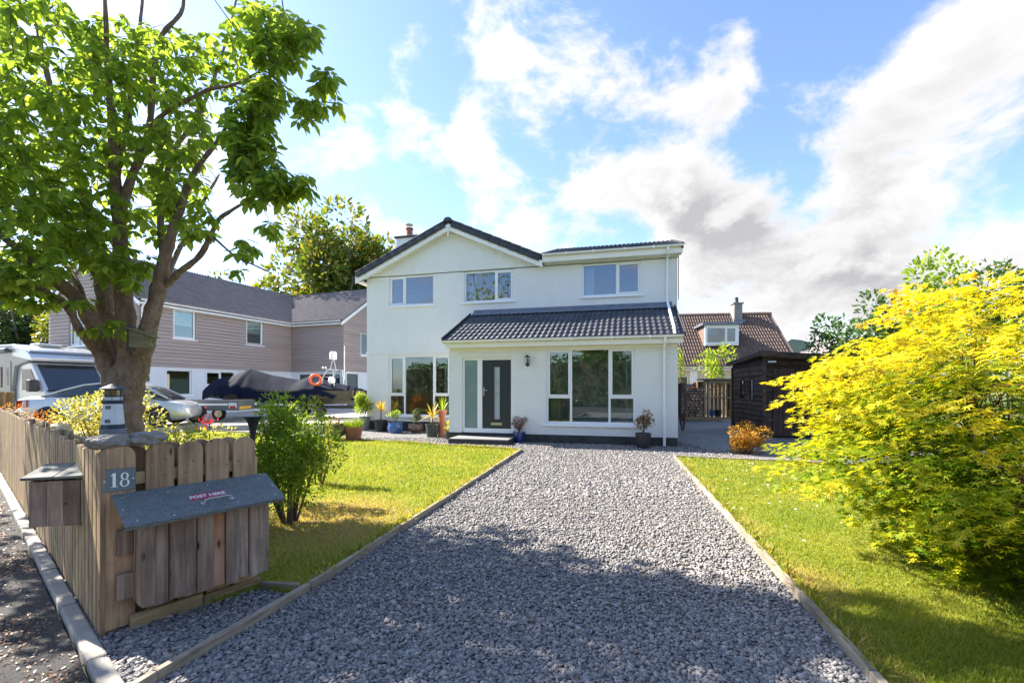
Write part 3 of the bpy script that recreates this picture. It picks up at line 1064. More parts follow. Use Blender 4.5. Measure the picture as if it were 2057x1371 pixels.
# downpipes
uu = 9.80
MB().tube([(uu, -.365, EZ - .06), (uu, -.365, EZ - .16), (uu, -.06, EZ - .34), (uu, -.06, PZ1 + .18), (uu, -.32, PZ1 + .02), (uu - .02, PV - .18, PZ0 + .16), (uu - .02, PV - .29, PZ0 + .02)], .036, 10).build('downpipe', M_white, house, smooth=True)
u2 = 9.56
mb = MB().tube([(u2, PV - .30, PZ0 - .07), (u2, PV - .30, PZ0 - .16), (u2, PV - .055, PZ0 - .36), (u2, PV - .055, .02)], .034, 10)
for z in (.75, 1.55, 2.2):
    mb.tube([(u2, PV - .055, z), (u2, PV - .055, z + .07)], .042, 10)
mb.build('downpipe', M_white, house, smooth=True)
MB().tube([(UR + .03, -.05, 5.25), (UR + .025, -.05, 4.6), (UR + .03, -.05, 3.98)], .012, 6).build('cable', M_black, house)
# wall lantern
lr = thing('wall_lantern', 'black and glass lantern on the wall beside the front door', 'lamp', H.sub(6.13, PV, 0, 2.0))
MB().box(-.035, .035, -.012, -.001, .02, .2).tube([(0, -.01, .10), (0, -.07, .17), (0, -.10, .255)], .010, 6).build('bracket', M_blackmetal, lr)
MB().lathe([(.012, .31), (.025, .29), (.085, .255), (.09, .245), (.07, .243)], 12, (0, -.10, 0)).build('hood', M_blackmetal, lr, smooth=True)
MB().lathe([(.055, .243), (.05, .09)], 12, (0, -.10, 0)).build('glass', glassm('lantern_glass', (.8, .85, .85), .1), lr, smooth=True)
MB().lathe([(.052, .095), (.05, .06), (.03, .02), (.008, -.005)], 12, (0, -.10, 0)).build('base', M_blackmetal, lr, smooth=True)
# chimney on the left slope
ch = H.sub(.28, 2.6, 0)
cz = zroof(.28)
chm = MB().box(-.40, .46, -.32, .32, cz - .5 - 0, 7.30).build('chimney', M_render, roof, ch)
MB().box(-.47, .53, -.39, .39, 7.30, 7.37).build('cap_slab', M_tile_dark, chm, ch, bevel=.01)
MB().lathe([(.15, 7.37), (.14, 7.42), (.125, 7.70), (.155, 7.72), (.155, 7.77), (.12, 7.79)], 16).build('chimney_pot', M_brick, chm, ch, smooth=True)
MB().tube([(-.09, 0, 7.78), (-.09, 0, 7.90)], .008, 5).tube([(.09, 0, 7.78), (.09, 0, 7.90)], .008, 5).lathe([(.15, 7.90), (.155, 7.915), (.06, 7.96), (.01, 7.97)], 14).build('cowl', M_steel, chm, ch, smooth=True)
# seen through the panes
curtain(HP, 'beige curtain drawn to the left of the big lounge window', 6.68, 6.98, .50, 2.44, .32, M_curtain)
curtain(HP, 'grey curtain drawn to the right of the big lounge window', 8.62, 8.84, .50, 2.44, .32, M_curtain_g)
curtain(H, 'white curtain at the left of the right hand bedroom window', 7.40, 7.68, 4.1, 5.18, .34, M_trim)
curtain(H, 'white curtain at the left of the middle upstairs window', 3.60, 3.86, 4.1, 5.18, .34, M_trim)
curtain(H, 'grey curtain drawn at the right of the ground floor left window', 2.72, 3.0, .50, 2.5, .34, M_curtain_g)
st = thing('wood_stove', 'black wood burning stove behind the left ground floor window', 'stove', H.sub(1.98, 2.2, 0, .16))
MB().box(-.28, .28, -.2, .2, .12, .82).build('body', M_blackmetal, st, bevel=.02)
MB().box(-.2, .2, -.212, -.201, .3, .72).build('door', M_carglass, st)
for x in (-.22, .22):
    MB().box(x - .03, x + .03, -.15, .15, 0, .12).build('leg', M_blackmetal, st)
MB().tube([(0, 0, .82), (0, 0, 2.42)], .075, 10).build('flue_pipe', M_blackmetal, st, smooth=True)


# ------------------------------------------------------------------ taupe clad house on the left
def clad_boards(root, fr, u0, u1, z0, z1, ops, m, bh=.165, v=0., name='cladding_board', gable=None):
    """weather boards, each its own piece, cut round the openings"""
    k = round((z1 - z0) / bh)
    bh = (z1 - z0) / k
    for i in range(k):
        a, b = z0 + i * bh, z0 + (i + 1) * bh
        zc = (a + b) / 2
        lo, hi = u0, u1
        if gable:
            lo, hi = gable(b, u0, u1)
            if hi - lo < .15:
                continue
        segs = [(lo, hi)]
        for o in ops:
            if o[2] < zc < o[3]:
                segs = [q for s in segs for q in ((s[0], min(s[1], o[0])), (max(s[0], o[1]), s[1])) if q[1] - q[0] > .03]
        for s in segs:
            MB().prism([(v - .045, a + .010), (v - .006, b), (v + .03, b), (v + .03, a + .010)], 'x', s[0], s[1]).build(name, m, root, fr)


NB = Fr(-16.15, 19.63, 69.7, .18)
nh = thing('taupe_house', 'taupe boarded neighbouring house with white ground floor and tiled roof', 'house', NB)
NL, ND, WL = 8.25, 6.5, 3.9
zc0, zg = 2.2, 5.08
NW = NB.sub(NL, 0, -90)                                             # wing wall facing the camera
NE_ = NB.sub(NL, -WL, 0)                                            # wing gable end
NG = NB.sub(0, ND, -90)                                             # near gable
opsA = [(1.45, 2.50, 3.56, 4.95), (5.22, 6.28, 3.60, 4.97)]
opsG = [(1.16, 2.31, .91, 2.1), (3.0, 4.6, 1.35, 2.1), (4.75, 6.9, .1, 2.1)]
opsW = [(.55, 1.75, .3, 2.1), (1.85, 3.75, .3, 2.1)]
opsN = [(1.6, 2.9, 3.2, 4.7)]
opsE = [(1.45, 2.3, 3.2, 4.6), (.25, 1.25, .02, 2.08)]
mb = MB(); wall(mb, 0, NL, 0, zc0, 0, .25, opsG); mb.build('wall', M_wall2, nh, NB)
mb = MB(); wall(mb, 0, NL, zc0, zg, .035, .25, opsA); mb.build('wall', M_taupe, nh, NB)
mb = MB(); wall(mb, 0, WL, 0, zc0, 0, .25, opsW); mb.build('wall', M_wall2, nh, NW)
mb = MB(); wall(mb, 0, WL, zc0, zg, .035, .25, []); mb.build('wall', M_taupe, nh, NW)
mb = MB(); wall(mb, 0, ND, 0, zc0, 0, .25, []); mb.build('wall', M_wall2, nh, NG)
mb = MB(); wall(mb, 0, ND, zc0, zg, .035, .25, opsN); mb.prism([(0, zg), (ND, zg), (ND / 2, zg + 2.2)], 'y', .035, .25); mb.build('wall', M_taupe, nh, NG)
mb = MB(); wall(mb, 0, ND, 0, zc0, 0, .25, opsE[1:]); mb.build('wall', M_wall2, nh, NE_)
mb = MB(); wall(mb, 0, ND, zc0, zg, .035, .25, opsE[:1]); mb.prism([(0, zg), (ND, zg), (ND / 2, zg + 2.2)], 'y', .035, .25); mb.build('wall', M_taupe, nh, NE_)
mb = MB().box(0, NL + ND, ND - .2, ND, 0, zg).box(NL + ND - .2, NL + ND, -WL, ND, 0, zg).box(.26, NL + ND - .2, .3, ND - .2, 2.1, 2.2)
mb.build('rear_wall', M_room, nh, NB)
clad_boards(nh, NB, 0, NL, zc0, zg - .12, opsA, M_taupe)
clad_boards(nh, NW, 0, WL, zc0, zg - .12, [], M_taupe)
clad_boards(nh, NG, 0, ND, zc0, zg + 2.1, opsN, M_taupe, gable=lambda z, a, b: (a + max(0, (z - zg)) * ND / 4.4, b - max(0, (z - zg)) * ND / 4.4))
clad_boards(nh, NE_, 0, ND, zc0, zg + 2.1, opsE[:1], M_taupe, gable=lambda z, a, b: (a + max(0, (z - zg)) * ND / 4.4, b - max(0, (z - zg)) * ND / 4.4))
M_blind = mat('pale_blind', (.62, .62, .58), (.54, .54, .5), 4., .7)
M_blindg = mat('grey_slat_blind', (.30, .35, .37), (.25, .30, .32), 4., .6)
def blind(w, fr, u0, u1, z0, z1, v, m, slats=False):
    if slats:
        mb = MB()
        n = int((z1 - z0) / .06)
        for i in range(n):
            mb.box(u0, u1, v, v + .03, z0 + i * .06, z0 + i * .06 + .045)
        mb.build('blind', m, w, fr)
    else:
        MB().box(u0, u1, v, v + .01, z0, z1).build('blind', m, w, fr)
for (a, b, c, d) in opsA:
    w = window(nh, NB, a, b, c, d, [(a, b, None, True)], v=.04, proud=.07)
    blind(w, NB, a + .06, b - .06, c + (d - c) * .45, d - .05, .14, M_blind)
a, b, c, d = opsG[0]
w = window(nh, NB, a, b, c, d, [(a, b, None, False)], v=.05, proud=.06, sill=.09); blind(w, NB, a + .06, b - .06, c + .05, d - .38, .14, M_blindg, True)
a, b, c, d = opsG[1]
window(nh, NB, a, b, c, d, [(a, a + .8, None, True), (a + .8, b, None, False)], v=.05)
a, b, c, d = opsG[2]
w = window(nh, NB, a, b, c, d, [(a, a + 1.1, None, False), (a + 1.1, b, None, True)], v=.05, sill=0); blind(w, NB, a + .06, b - .06, c + .05, d - .1, .16, M_blindg, True)
for a, b, c, d in opsW:
    w = window(nh, NW, a, b, c, d, [(a, b, None, False)], v=.05, sill=0); blind(w, NW, a + .06, b - .06, c + .05, d - .06, .16, M_blindg, True)
a, b, c, d = opsN[0]
window(nh, NG, a, b, c, d, [(a, a + .65, None, True), (a + .65, b, None, False)], v=.04, proud=.07)
a, b, c, d = opsE[0]
window(nh, NE_, a, b, c, d, [(a, b, None, True)], v=.02, proud=.08)
a, b, c, d = opsE[1]
MB().box(a, b, .06, .1, c, d).build('garage_door', M_trailer, nh, NE_)
MB().box(a - .08, a, -.01, .1, c, d + .08).box(b, b + .08, -.01, .1, c, d + .08).box(a, b, -.01, .1, d, d + .08).build('door_frame', M_white, nh, NE_)
MB().box(.30, .42, -.09, -.001, 1.55, 1.78).build('outside_light', M_blackmetal, nh, NB, bevel=.01)
# roofs
PN = math.atan2(2.25, ND / 2)
RL = (ND / 2 + .3) / math.cos(PN)
mb = MB()
mb.prism([(-.3, zg - .13), (ND / 2, zg + 2.25), (ND + .3, zg - .13), (ND + .3, zg + .0), (ND / 2, zg + 2.38), (-.3, zg + .0)], 'x', -.12, NL + ND / 2)
mb.build('roof', M_tile2, nh, NB)
mb = MB()
mb.prism([(-.3, zg - .13), (ND / 2, zg + 2.25), (ND + .3, zg - .13), (ND + .3, zg + .0), (ND / 2, zg + 2.38), (-.3, zg + .0)], 'x', -1.2, WL + .14)
mb.build('roof', M_tile2, nh, NW)
nr = int(RL / .34) + 1
tiles_joined(nh, NB, -.16, -.36, zg + .02 - .02, PN, int((NL + ND / 2) / .3) + 1, nr, M_tile2, .3, .335, clip=lambda p: p.x < NL + p.y + .15)
tiles_joined(nh, NW, -3.3, -.36, zg + .0, PN, int((WL + 3.4) / .3) + 1, nr, M_tile2, .3, .335, clip=lambda p: p.x > -p.y - .2)
mb = MB()
mb.tube([(-.16, ND / 2, zg + 2.36), (NL + ND / 2, ND / 2, zg + 2.36)], .11, 8)
mb.build('ridge', M_tile2, nh, NB, smooth=True)
MB().tube([(-.2, ND / 2, zg + 2.36), (WL + .16, ND / 2, zg + 2.36)], .10, 8).build('ridge', M_tile2, nh, NW, smooth=True)
MB().tube([(-.0, .3, zg + .28), (-ND / 2, ND / 2, zg + 2.36)], .06, 6).build('valley', M_lead, nh, NW)
mb = MB(); gutter(mb, -.1, NL + .3, -.36, zg - .01, .06); mb.box(-.1, NL + .28, -.30, -.27, zg - .2, zg - .02).box(-.08, NL, -.27, .03, zg - .19, zg - .17)
mb.build('gutter', M_white, nh, NB)
mb = MB(); gutter(mb, -.3, WL + .12, -.36, zg - .01, .06); mb.box(-.28, WL + .1, -.30, -.27, zg - .2, zg - .02).box(0, WL, -.27, .03, zg - .19, zg - .17)
mb.build('gutter', M_white, nh, NW)
def barge(fr, m):
    mb = MB()
    for a, b, za, zb in ((-.34, ND / 2, zg - .14, zg + 2.29), (ND / 2, ND + .34, zg + 2.29, zg - .14)):
        mb.prism([(a, za - .16), (b, zb - .16), (b, zb + .04), (a, za + .04)], 'y', -.16, -.13)
    mb.build('barge_board', M_white, nh, fr)
    mb = MB()
    for a, b, za, zb in ((-.36, ND / 2, zg - .1, zg + 2.34), (ND / 2, ND + .36, zg + 2.34, zg - .1)):
        mb.prism([(a, za), (b, zb), (b, zb + .10), (a, za + .10)], 'y', -.19, -.02)
    mb.build('verge_cap', M_tile_dark, nh, fr)
barge(NE_, None); barge(NG, None)
MB().tube([(.12, -.36, zg - .06), (.12, -.1, zg - .35), (.12, -.1, .05)], .045, 8).build('downpipe', M_white, nh, NB, smooth=True)

# ------------------------------------------------------------------ brown roofed house on the right
BR = Fr(*G(1363, 778 + 914 * 1.45 / 24.6)[:2], -7.5)
BR = Fr(8.4, 24.9, -7.5)
bh = thing('brown_roofed_house', 'cream house with weathered brown tiled roof and one dormer', 'house', BR)
ue = BR.on_v(1611, 700, 0.)[0]
bz, bp = 2.62, R(41.5)
BD = 3.75
mb = MB(); wall(mb, -2.2, ue - .25, 0, bz, .35, .6, [(.4, 1.3, .2, 2.1)]); mb.box(-2.2, ue - .25, 2 * BD - .2, 2 * BD, 0, bz).box(ue - .5, ue - .25, .6, 2 * BD - .2, 0, bz)
mb.prism([(.35, bz), (2 * BD - .2, bz), (BD, bz + BD * math.tan(bp) - .2)], 'x', ue - .5, ue - .25)
mb.build('wall', M_cream_wall, bh, BR)
w = window(bh, BR, .4, 1.3, .2, 2.1, [(.4, 1.3, None, False)], v=.42, sill=0)
MB().box(1.35, 1.75, .28, .345, 0, bz - .25).build('pilaster', M_trim, bh, BR)
mb = MB().prism([(0, bz - .04), (BD, bz - .04 + BD * math.tan(bp)), (2 * BD, bz - .04), (2 * BD, bz - .16), (BD, bz - .16 + BD * math.tan(bp)), (0, bz - .16)], 'x', -2.3, ue)
mb.build('roof', M_tile3, bh, BR)
tiles_joined(bh, BR, -2.3, -.03, bz - .02, bp, int((ue + 2.3) / .3), int(BD / math.cos(bp) / .345) + 1, M_tile3, .30, .345)
MB().tube([(-2.3, BD, bz + BD * math.tan(bp)), (ue, BD, bz + BD * math.tan(bp))], .11, 8).build('ridge', M_tile3, bh, BR, smooth=True)
mb = MB(); gutter(mb, -2.3, ue, -.06, bz - .05, .06); mb.box(-2.3, ue - .02, .0, .03, bz - .22, bz - .06).box(-2.3, ue - .02, .03, .36, bz - .2, bz - .18); mb.build('gutter', M_cream, bh, BR)
dv = .95
(d0, dz0), (d1, dz1) = BR.on_v(1416, 694, dv), BR.on_v(1484, 652, dv)
dm = MB()
wall(dm, d0, d1, dz0, dz1, dv, dv + .12, [(d0 + .08, d1 - .08, dz0 + .12, dz1 - .1)])
dmo = dm.build('dormer', M_white, bh, BR)
yb = lambda z: (z - bz) / math.tan(bp)
for x0, x1 in ((d0, d0 + .1), (d1 - .1, d1)):
    MB().prism([(dv + .12, dz0), (yb(dz0) - .02, dz0), (yb(dz1) + .1, dz1), (dv + .12, dz1)], 'x', x0, x1).build('cheek', M_tile3, dmo, BR)
MB().box(d0 - .18, d1 + .14, dv - .2, yb(dz1) + .3, dz1, dz1 + .13).build('dormer_roof', M_lead, dmo, BR, bevel=.01)
window(bh, BR.sub(0, dv, 0), d0 + .08, d1 - .08, dz0 + .12, dz1 - .1, [(d0 + .08, d0 + (d1 - d0) * .62, None, False), (d0 + (d1 - d0) * .62, d1 - .08, None, True)], v=.02, sill=.05)
MB().box(d0, d1, yb(dz0) + .0, yb(dz0) + 1.1, dz0, dz0 + .02).build('dormer_floor', M_room, dmo, BR)
cu, cz = BR.on_v(1479, 640, BD - .3)
cs = BR.sub(cu, BD - .35, 0)
cr = bz + BD * math.tan(bp)
chs = MB().box(-.25, .25, -.3, .3, cr - .9, cr + .55).build('chimney', M_stone, bh, cs, bevel=.03, jitter=.015)
MB().box(-.30, .30, -.35, .35, cr + .55, cr + .62).build('cap_slab', M_stone, chs, cs)
MB().lathe([(.13, cr + .62), (.11, cr + .75), (.09, cr + .9), (.13, cr + .92), (.04, cr + 1.0)], 10).build('chimney_pot', M_blackmetal, chs, cs, smooth=True)
MB().box(-.32, .32, -.5, -.31, cr - .6, cr - .42).build('flashing', M_lead, chs, cs)

# far pale gable between the brown roof and the shrubs
fg = thing('far_bungalow', 'distant pale bungalow gable beyond the brown tiled roof', 'house', Fr(26.3, 40, -10))
MB().prism([(0, 0), (9, 0), (9, 3.4), (4.5, 5.8), (0, 3.4)], 'y', 0, 9).build('wall', M_cream_wall, fg)
mb = MB()
for a, b, za, zb in ((-.3, 4.5, 3.3, 5.85), (4.5, 9.3, 5.85, 3.3)):
    mb.prism([(a, za), (b, zb), (b, zb + .2), (a, za + .2)], 'y', -.3, 9.3)
mb.build('roof', M_tile2, fg)

# ------------------------------------------------------------------ shed
SH = Fr(*G(1534, 879)[:2], -10)
sh = thing('shed', 'dark creosoted timber shed with plank doors behind the yellow maple', 'shed', SH)
SL, SWID, s0, s1 = 3.0, 3.6, 2.38, 2.16
# front boards, door planks; long side boards
SD = SH.sub(0, SL, -90)                                              # left side, seen from the drive
DU0, DU1, DZ = .24, 1.62, 2.0
zfront = lambda u: s0 - u * .075
mb = MB().box(0.03, SWID - .03, .05, .09, .05, 1.9).box(.05, .09, .09, SL - .05, .05, 2.05).box(SWID - .09, SWID - .05, .09, SL - .05, .05, 1.85).box(.09, SWID - .09, SL - .09, SL - .05, .05, 1.8)
mb.prism([(0.03, 1.9), (SWID - .03, 1.9), (SWID - .03, zfront(SWID)), (.03, zfront(0.03))], 'y', .05, .09)
mb.build('lining', M_sheddoor, sh)
k = 16
for i in range(k):
    a, b = .04 + i * .145, .04 + (i + 1) * .145 - .006
    for x0, x1 in ((0.0, DU0 - .01), (DU1 + .01, SWID)):
        if b < zfront(x1) + .05:
            MB().prism([(-.012, a), (.026, b + .012), (.045, b + .012), (.045, a)], 'x', x0, x1).build('board', M_shed, sh)
    if a > DZ + .01 and b < zfront(DU1):
        MB().prism([(-.012, a), (.026, b + .012), (.045, b + .012), (.045, a)], 'x', DU0 - .01, DU1 + .01).build('board', M_shed, sh)
for i in range(15):
    a, b = .04 + i * .148, .04 + (i + 1) * .148 - .006
    ops = [(.95, 1.25, 1.1, 1.72), (1.82, 2.12, 1.1, 1.72)]
    segs = [(0, SL)]
    for o_ in ops:
        if o_[2] < (a + b) / 2 < o_[3]:
            segs = [q for s in segs for q in ((s[0], min(s[1], o_[0])), (max(s[0], o_[1]), s[1])) if q[1] - q[0] > .03]
    for s in segs:
        MB().prism([(-.012, a), (.026, b + .012), (.045, b + .012), (.045, a)], 'x', s[0], s[1]).build('board', M_shed, sh, SD)
for o_ in ((.95, 1.25, 1.1, 1.72), (1.82, 2.12, 1.1, 1.72)):
    a, b, c, d = o_
    f = MB().box(a - .05, a, -.015, .05, c - .05, d + .05).box(b, b + .05, -.015, .05, c - .05, d + .05).box(a, b, -.015, .05, c - .05, c).box(a, b, -.015, .05, d, d + .05).build('window_frame', M_shed, sh, SD)
    MB().box(a, b, .015, .02, c, d).build('pane', glassm('shed_glass%d' % int(a * 10), (.5, .55, .55), .3), f, SD)
nd = 10
pw = (DU1 - DU0) / nd
dr = MB().box(DU0, DU1, .0, .03, .12, .16).box(DU0, DU1, .0, .03, 1.85, 1.9).build('shed_door', M_sheddoor, sh)
for i in range(nd):
    MB().box(DU0 + i * pw + .003, DU0 + (i + 1) * pw - .003, -.024, -.001 - .004 * (i % 2), .06, DZ - .01).build('plank', M_sheddoor, dr, bevel=.003)
for z in (.45, 1.78):
    MB().box(DU0 - .16, DU0 + .20, -.034, -.026, z, z + .035).build('hinge', M_blackmetal, dr)
MB().box(DU0 - .10, DU0 + .18, -.036, -.026, 1.02, 1.06).box(DU0 + .06, DU0 + .15, -.05, -.036, .93, 1.04).build('hasp', M_steel, dr, bevel=.004)
MB().box(DU0 + .08, DU0 + .15, -.065, -.05, .90, .97).build('padlock', M_chrome, dr, bevel=.005)
MB().box(-.012, .06, -.022, .05, .02, s0 - .04).build('corner_post', M_shed, sh)
MB().box(-.02, .10, -.03, .05, .0, 2.15).build('corner_post', M_shed, sh, SD)
# sloping roof
a3 = math.atan(.075)
def zr(u, w):
    return s0 + .04 - u * .075 - w * .05
V = []
for w_ in (-.18, SL + .12):
    for u in (-.14, SWID + .14):
        V.append((u, w_, zr(u, w_)))
top = [(x, y, z + .07) for x, y, z in V]
MB().add(V + top, [(0, 1, 3, 2), (4, 6, 7, 5), (0, 4, 5, 1), (2, 3, 7, 6), (0, 2, 6, 4), (1, 5, 7, 3)]).build('roof', M_feltdark, sh, bevel=.01)
def fas(p, q, d=.13):
    return MB().add([(p[0], p[1], p[2] + .05), (q[0], q[1], q[2] + .05), (q[0], q[1], q[2] - d + .05), (p[0], p[1], p[2] - d + .05), (p[0] + .02, p[1] + .02, p[2] + .05), (q[0] + .02, q[1] + .02, q[2] + .05), (q[0] + .02, q[1] + .02, q[2] - d + .05), (p[0] + .02, p[1] + .02, p[2] - d + .05)], [(0, 1, 2, 3), (7, 6, 5, 4), (0, 4, 5, 1), (3, 2, 6, 7), (0, 3, 7, 4), (1, 5, 6, 2)])
fas((V[0][0] - .02, V[0][1] - .025, V[0][2]), (V[1][0], V[1][1] - .025, V[1][2]), .15).build('fascia_board', M_shed, sh)
fas((V[0][0] - .025, V[0][1], V[0][2]), (V[2][0] - .025, V[2][1], V[2][2]), .13).build('fascia_board', M_shed, sh)
lt = thing('security_light', 'small pale floodlight under the shed roof corner', 'lamp', SH.sub(.12, -.03, 0, 2.16))
MB().box(-.05, .16, -.14, -.06, 0, .05).build('lamp_head', M_trim, lt, bevel=.012)
MB().tube([(.05, .02, .02), (.05, -.08, .03)], .014, 6).build('arm', M_trim, lt)

# ------------------------------------------------------------------ log store behind the yard
WS = Fr(8.35, 19.6, -4)
u0_ = WS.on_v(1414, 800)[0]; u1_ = WS.on_v(1482, 800)[0]
ws = thing('log_store', 'open sawn timber log store with shelf between house and shed', 'log store', WS)
for x in (u0_, u0_ + .16, u1_):
    for y in (0, .85):
        MB().box(x, x + .09, y, y + .09, 0, 1.72).build('post', M_newwood, ws, bevel=.006)
MB().box(u0_ - .05, u1_ + .2, -.12, 1.05, 1.78, 1.83).build('roof', M_feltdark, ws)
MB().box(u0_ - .02, u1_ + .1, -.03, -.001, 1.64, 1.775).build('beam', M_newwood, ws)
MB().box(u0_ - 1.5, u1_ + .1, -.03, -.001, .05, .19).build('beam', M_newwood, ws)
MB().box(u0_ + .25, u1_, .0, .8, .98, 1.03).build('shelf', M_newwood, ws)
for s in (0, 1):
    xa, xb = (u0_ + .25, u0_ + .65) if s == 0 else (u1_, u1_ - .4)
    MB().tube([(xa, .03, 1.35), (xb, .03, 1.66)], .03, 4).build('brace', M_newwood, ws)
n = 8
for i in range(n):
    xa = u0_ + .1 + i * (u1_ - u0_ - .05) / n
    MB().box(xa, xa + (u1_ - u0_) / n - .05, .93, .955, .1, 1.7).build('slat', M_newwood, ws)
mb = MB(); 
for i in range(11):
    MB().box(u0_ - 2.8 + i * .3, u0_ - 2.8 + i * .3 + .285, 1.15, 1.18, .0, 1.62 + .06 * (i % 2)).build('slat', M_picket, ws)
lg = 'split firewood log in the stack between house and log store'
logm = []
for q in range(6):
    r_ = .085
    n = rnd.choice((5, 6, 7))
    pts = [(r_ * rnd.uniform(.75, 1.1) * math.cos(2 * math.pi * i / n + q), r_ * rnd.uniform(.75, 1.1) * math.sin(2 * math.pi * i / n + q)) for i in range(n)]
    logm.append(MB().prism(pts, 'y', 0, .4).mesh('log', M_logend, False, .008))
for row in range(9):
    for c in range(9):
        x = u0_ - .1 - c * .152 - (row % 2) * .07
        z = .27 + row * .137
        if z > 1.50 - .02 * c:
            continue
        o = inst('log', rnd.choice(logm), None, WS.M @ Matrix.Translation((x, rnd.uniform(-.06, .04), z)) @ Matrix.Rotation(rnd.uniform(0, 6), 4, 'Y'))
        tag(o, lg, 'log', 'logs stacked beside the log store')
o = MB().box(u0_ - 1.5, u0_ - .0, -.1, .6, 0, .02, Matrix.Translation((0, 0, 1.52)) @ Matrix.Rotation(.0, 4, 'Y')).build('corrugated_sheet', M_black, None, WS, bevel=.004)
tag(o, 'dark sheet lying over the top of the firewood stack', 'sheet')
o = MB().loft([[(u0_ - 1.45 + i * .12, y, 1.545 + .03 * math.sin(i * 1.7 + y * 5) + (.012 if k else 0)) for k in (0, 1) for y in ((-.05, .45) if k == 0 else (.45, -.05))] for i in range(10)]).build('blue_tarp', M_blueplastic, None, WS)
tag(o, 'crumpled blue plastic sheet on top of the firewood', 'tarp')
for x, m_, l_ in ((u0_ + .42, M_blueplastic, 'blue tub on the floor of the log store'), (u0_ + .72, M_black, 'black bucket on the floor of the log store'), (u1_ - .12, M_yellowplastic, 'yellow tub at the right of the log store')):
    o = MB().lathe([(.11, .20), (.13, .34), (.14, .46), (.145, .47), (.13, .47), (.115, .30)], 14, (x, .3, 0)).build('tub', m_, None, WS, smooth=True)
    tag(o, l_, 'tub')
# hose hung on the house's side wall
hs = H.sub(PR, PV, 0)
hr_ = thing('hose', 'maroon garden hose hanging in loops at the house corner', 'hose', hs.sub(.0, .15, 0))
mb = MB()
for i in range(11):
    w_ = .030 + .008 * i + .01 * rnd.random()
    zb_ = .30 + .05 * i + rnd.uniform(-.08, .12)
    vv = .06 + .022 * i + rnd.uniform(-.01, .01)
    uc = .13 + rnd.uniform(-.02, .03)
    pts = []
    for k in range(21):
        a = 2 * math.pi * k / 20
        top = max(0., math.cos(a))
        zz = (1.55 + zb_) / 2 + math.cos(a) * (1.55 - zb_) / 2
        pts.append((uc + math.sin(a) * w_ * (1.15 - .45 * top), vv + .02 * math.sin(2 * a), zz))
    mb.tube(pts, .011, 6, False)
mb.build('coil', M_hose, hr_, smooth=True)
MB().box(.002, .22, .17, .33, 1.50, 1.56).build('hook', M_blackmetal, hr_, bevel=.01)


# ------------------------------------------------------------------ fences by the gate
def picket_mesh(w, h, m, round_top=True, th=.022, seg=8):
    if round_top:
        r_ = w / 2
        poly = [(-r_, 0), (r_, 0)] + [(r_ * math.cos(math.pi * k / seg), h - r_ * .9 + r_ * .9 * math.sin(math.pi * k / seg)) for k in range(seg + 1)]
    else:
        poly = [(-w / 2, 0), (w / 2, 0), (w / 2, h - .012), (w / 2 - .02, h), (-w / 2 + .02, h), (-w / 2, h - .012)]
    return MB().prism(poly, 'y', -th / 2, th / 2).mesh('picket', m, False, .003)


nf = thing('number_fence', 'short round topped picket fence carrying the number and post box', 'fence', Q)
for i, (a, b, h) in enumerate([(-.01, .15, 1.11), (.20, .345, 1.105), (.365, .505, 1.10), (.53, .67, 1.105), (.695, .84, 1.10)]):
    me = picket_mesh(b - a, h - .03, M_picket)
    inst('picket', me, nf, Q.M @ Matrix.Translation(((a + b) / 2, 0, .03)) @ Matrix.Rotation(rnd.uniform(-.006, .006), 4, 'Y'))
for i, (a, b, h) in enumerate([(.09, .235, 1.09), (.28, .42, 1.10), (.46, .59, 1.10), (.625, .765, 1.10)]):
    me = picket_mesh(b - a, h - .03, M_picket)
    inst('picket', me, nf, Q.M @ Matrix.Translation(((a + b) / 2, .085, .03)))
for z in (.25, .86):
    MB().box(.0, .85, .013, .072, z, z + .075).build('rail', M_rail, nf, bevel=.005)
MB().box(.0, .07, .014, .07, -.05, 1.07).build('post', M_picket, nf, bevel=.006)
MB().box(.80, .865, .015, .07, -.05, .95).build('post', M_picket, nf, bevel=.006)
for a, b in ((.12, .50), (.505, .87)):
    MB().box(a, b, -.045, -.013, -.05, .085 + rnd.uniform(-.01, .01)).build('gravel_board', M_rail, nf, bevel=.005)
mb = MB()
for x, z in ((.30, .90), (.41, .90), (.45, .97), (.56, .96), (.65, .92), (.73, .93), (.30, 1.0)):
    mb.tube([(x, -.0125, z), (x, -.0135, z)], .005, 6)
mb.build('nail', M_black, nf)

lf = thing('street_fence', 'long weathered picket fence running back along the pavement', 'fence', Fr(POST.x, POST.y, 0))
fa = math.degrees(math.atan2(-FD.y, -FD.x))                        # u runs from the far end to the post, v away from the street
LF = Fr(POST.x, POST.y, math.degrees(math.atan2(FD.y, FD.x)) + 180)
meshes = [picket_mesh(w_, h_, m_, False) for w_, h_, m_ in ((.098, 1.07, M_picket), (.102, 1.085, M_picket_g), (.095, 1.06, M_picket_g), (.10, 1.075, M_picket))]
for i in range(112):
    s_ = -.035 - i * .118
    inst('picket', meshes[rnd.randrange(4)], lf, LF.M @ Matrix.Translation((s_, 0, .0 + rnd.uniform(-.012, .012))) @ Matrix.Rotation(rnd.uniform(-.015, .015), 4, 'Y'))
for i in range(75):
    s_ = -.30 - i * .155
    inst('picket', meshes[rnd.randrange(4)], lf, LF.M @ Matrix.Translation((s_, .095, .0 + rnd.uniform(-.012, .012))))
for i in range(6):
    for z in (.30, .84):
        MB().box(-.03 - (i + 1) * 2.2, -.03 - i * 2.2 - .01, .014, .078, z, z + .075).build('rail', M_rail, lf, LF, bevel=.005)
for i in range(1, 6):
    MB().box(-i * 2.2 - .05, -i * 2.2 + .05, .02, .09, -.05, 1.08).build('post', M_picket, lf, LF, bevel=.005)
gp = P(8, 800, 8.6)
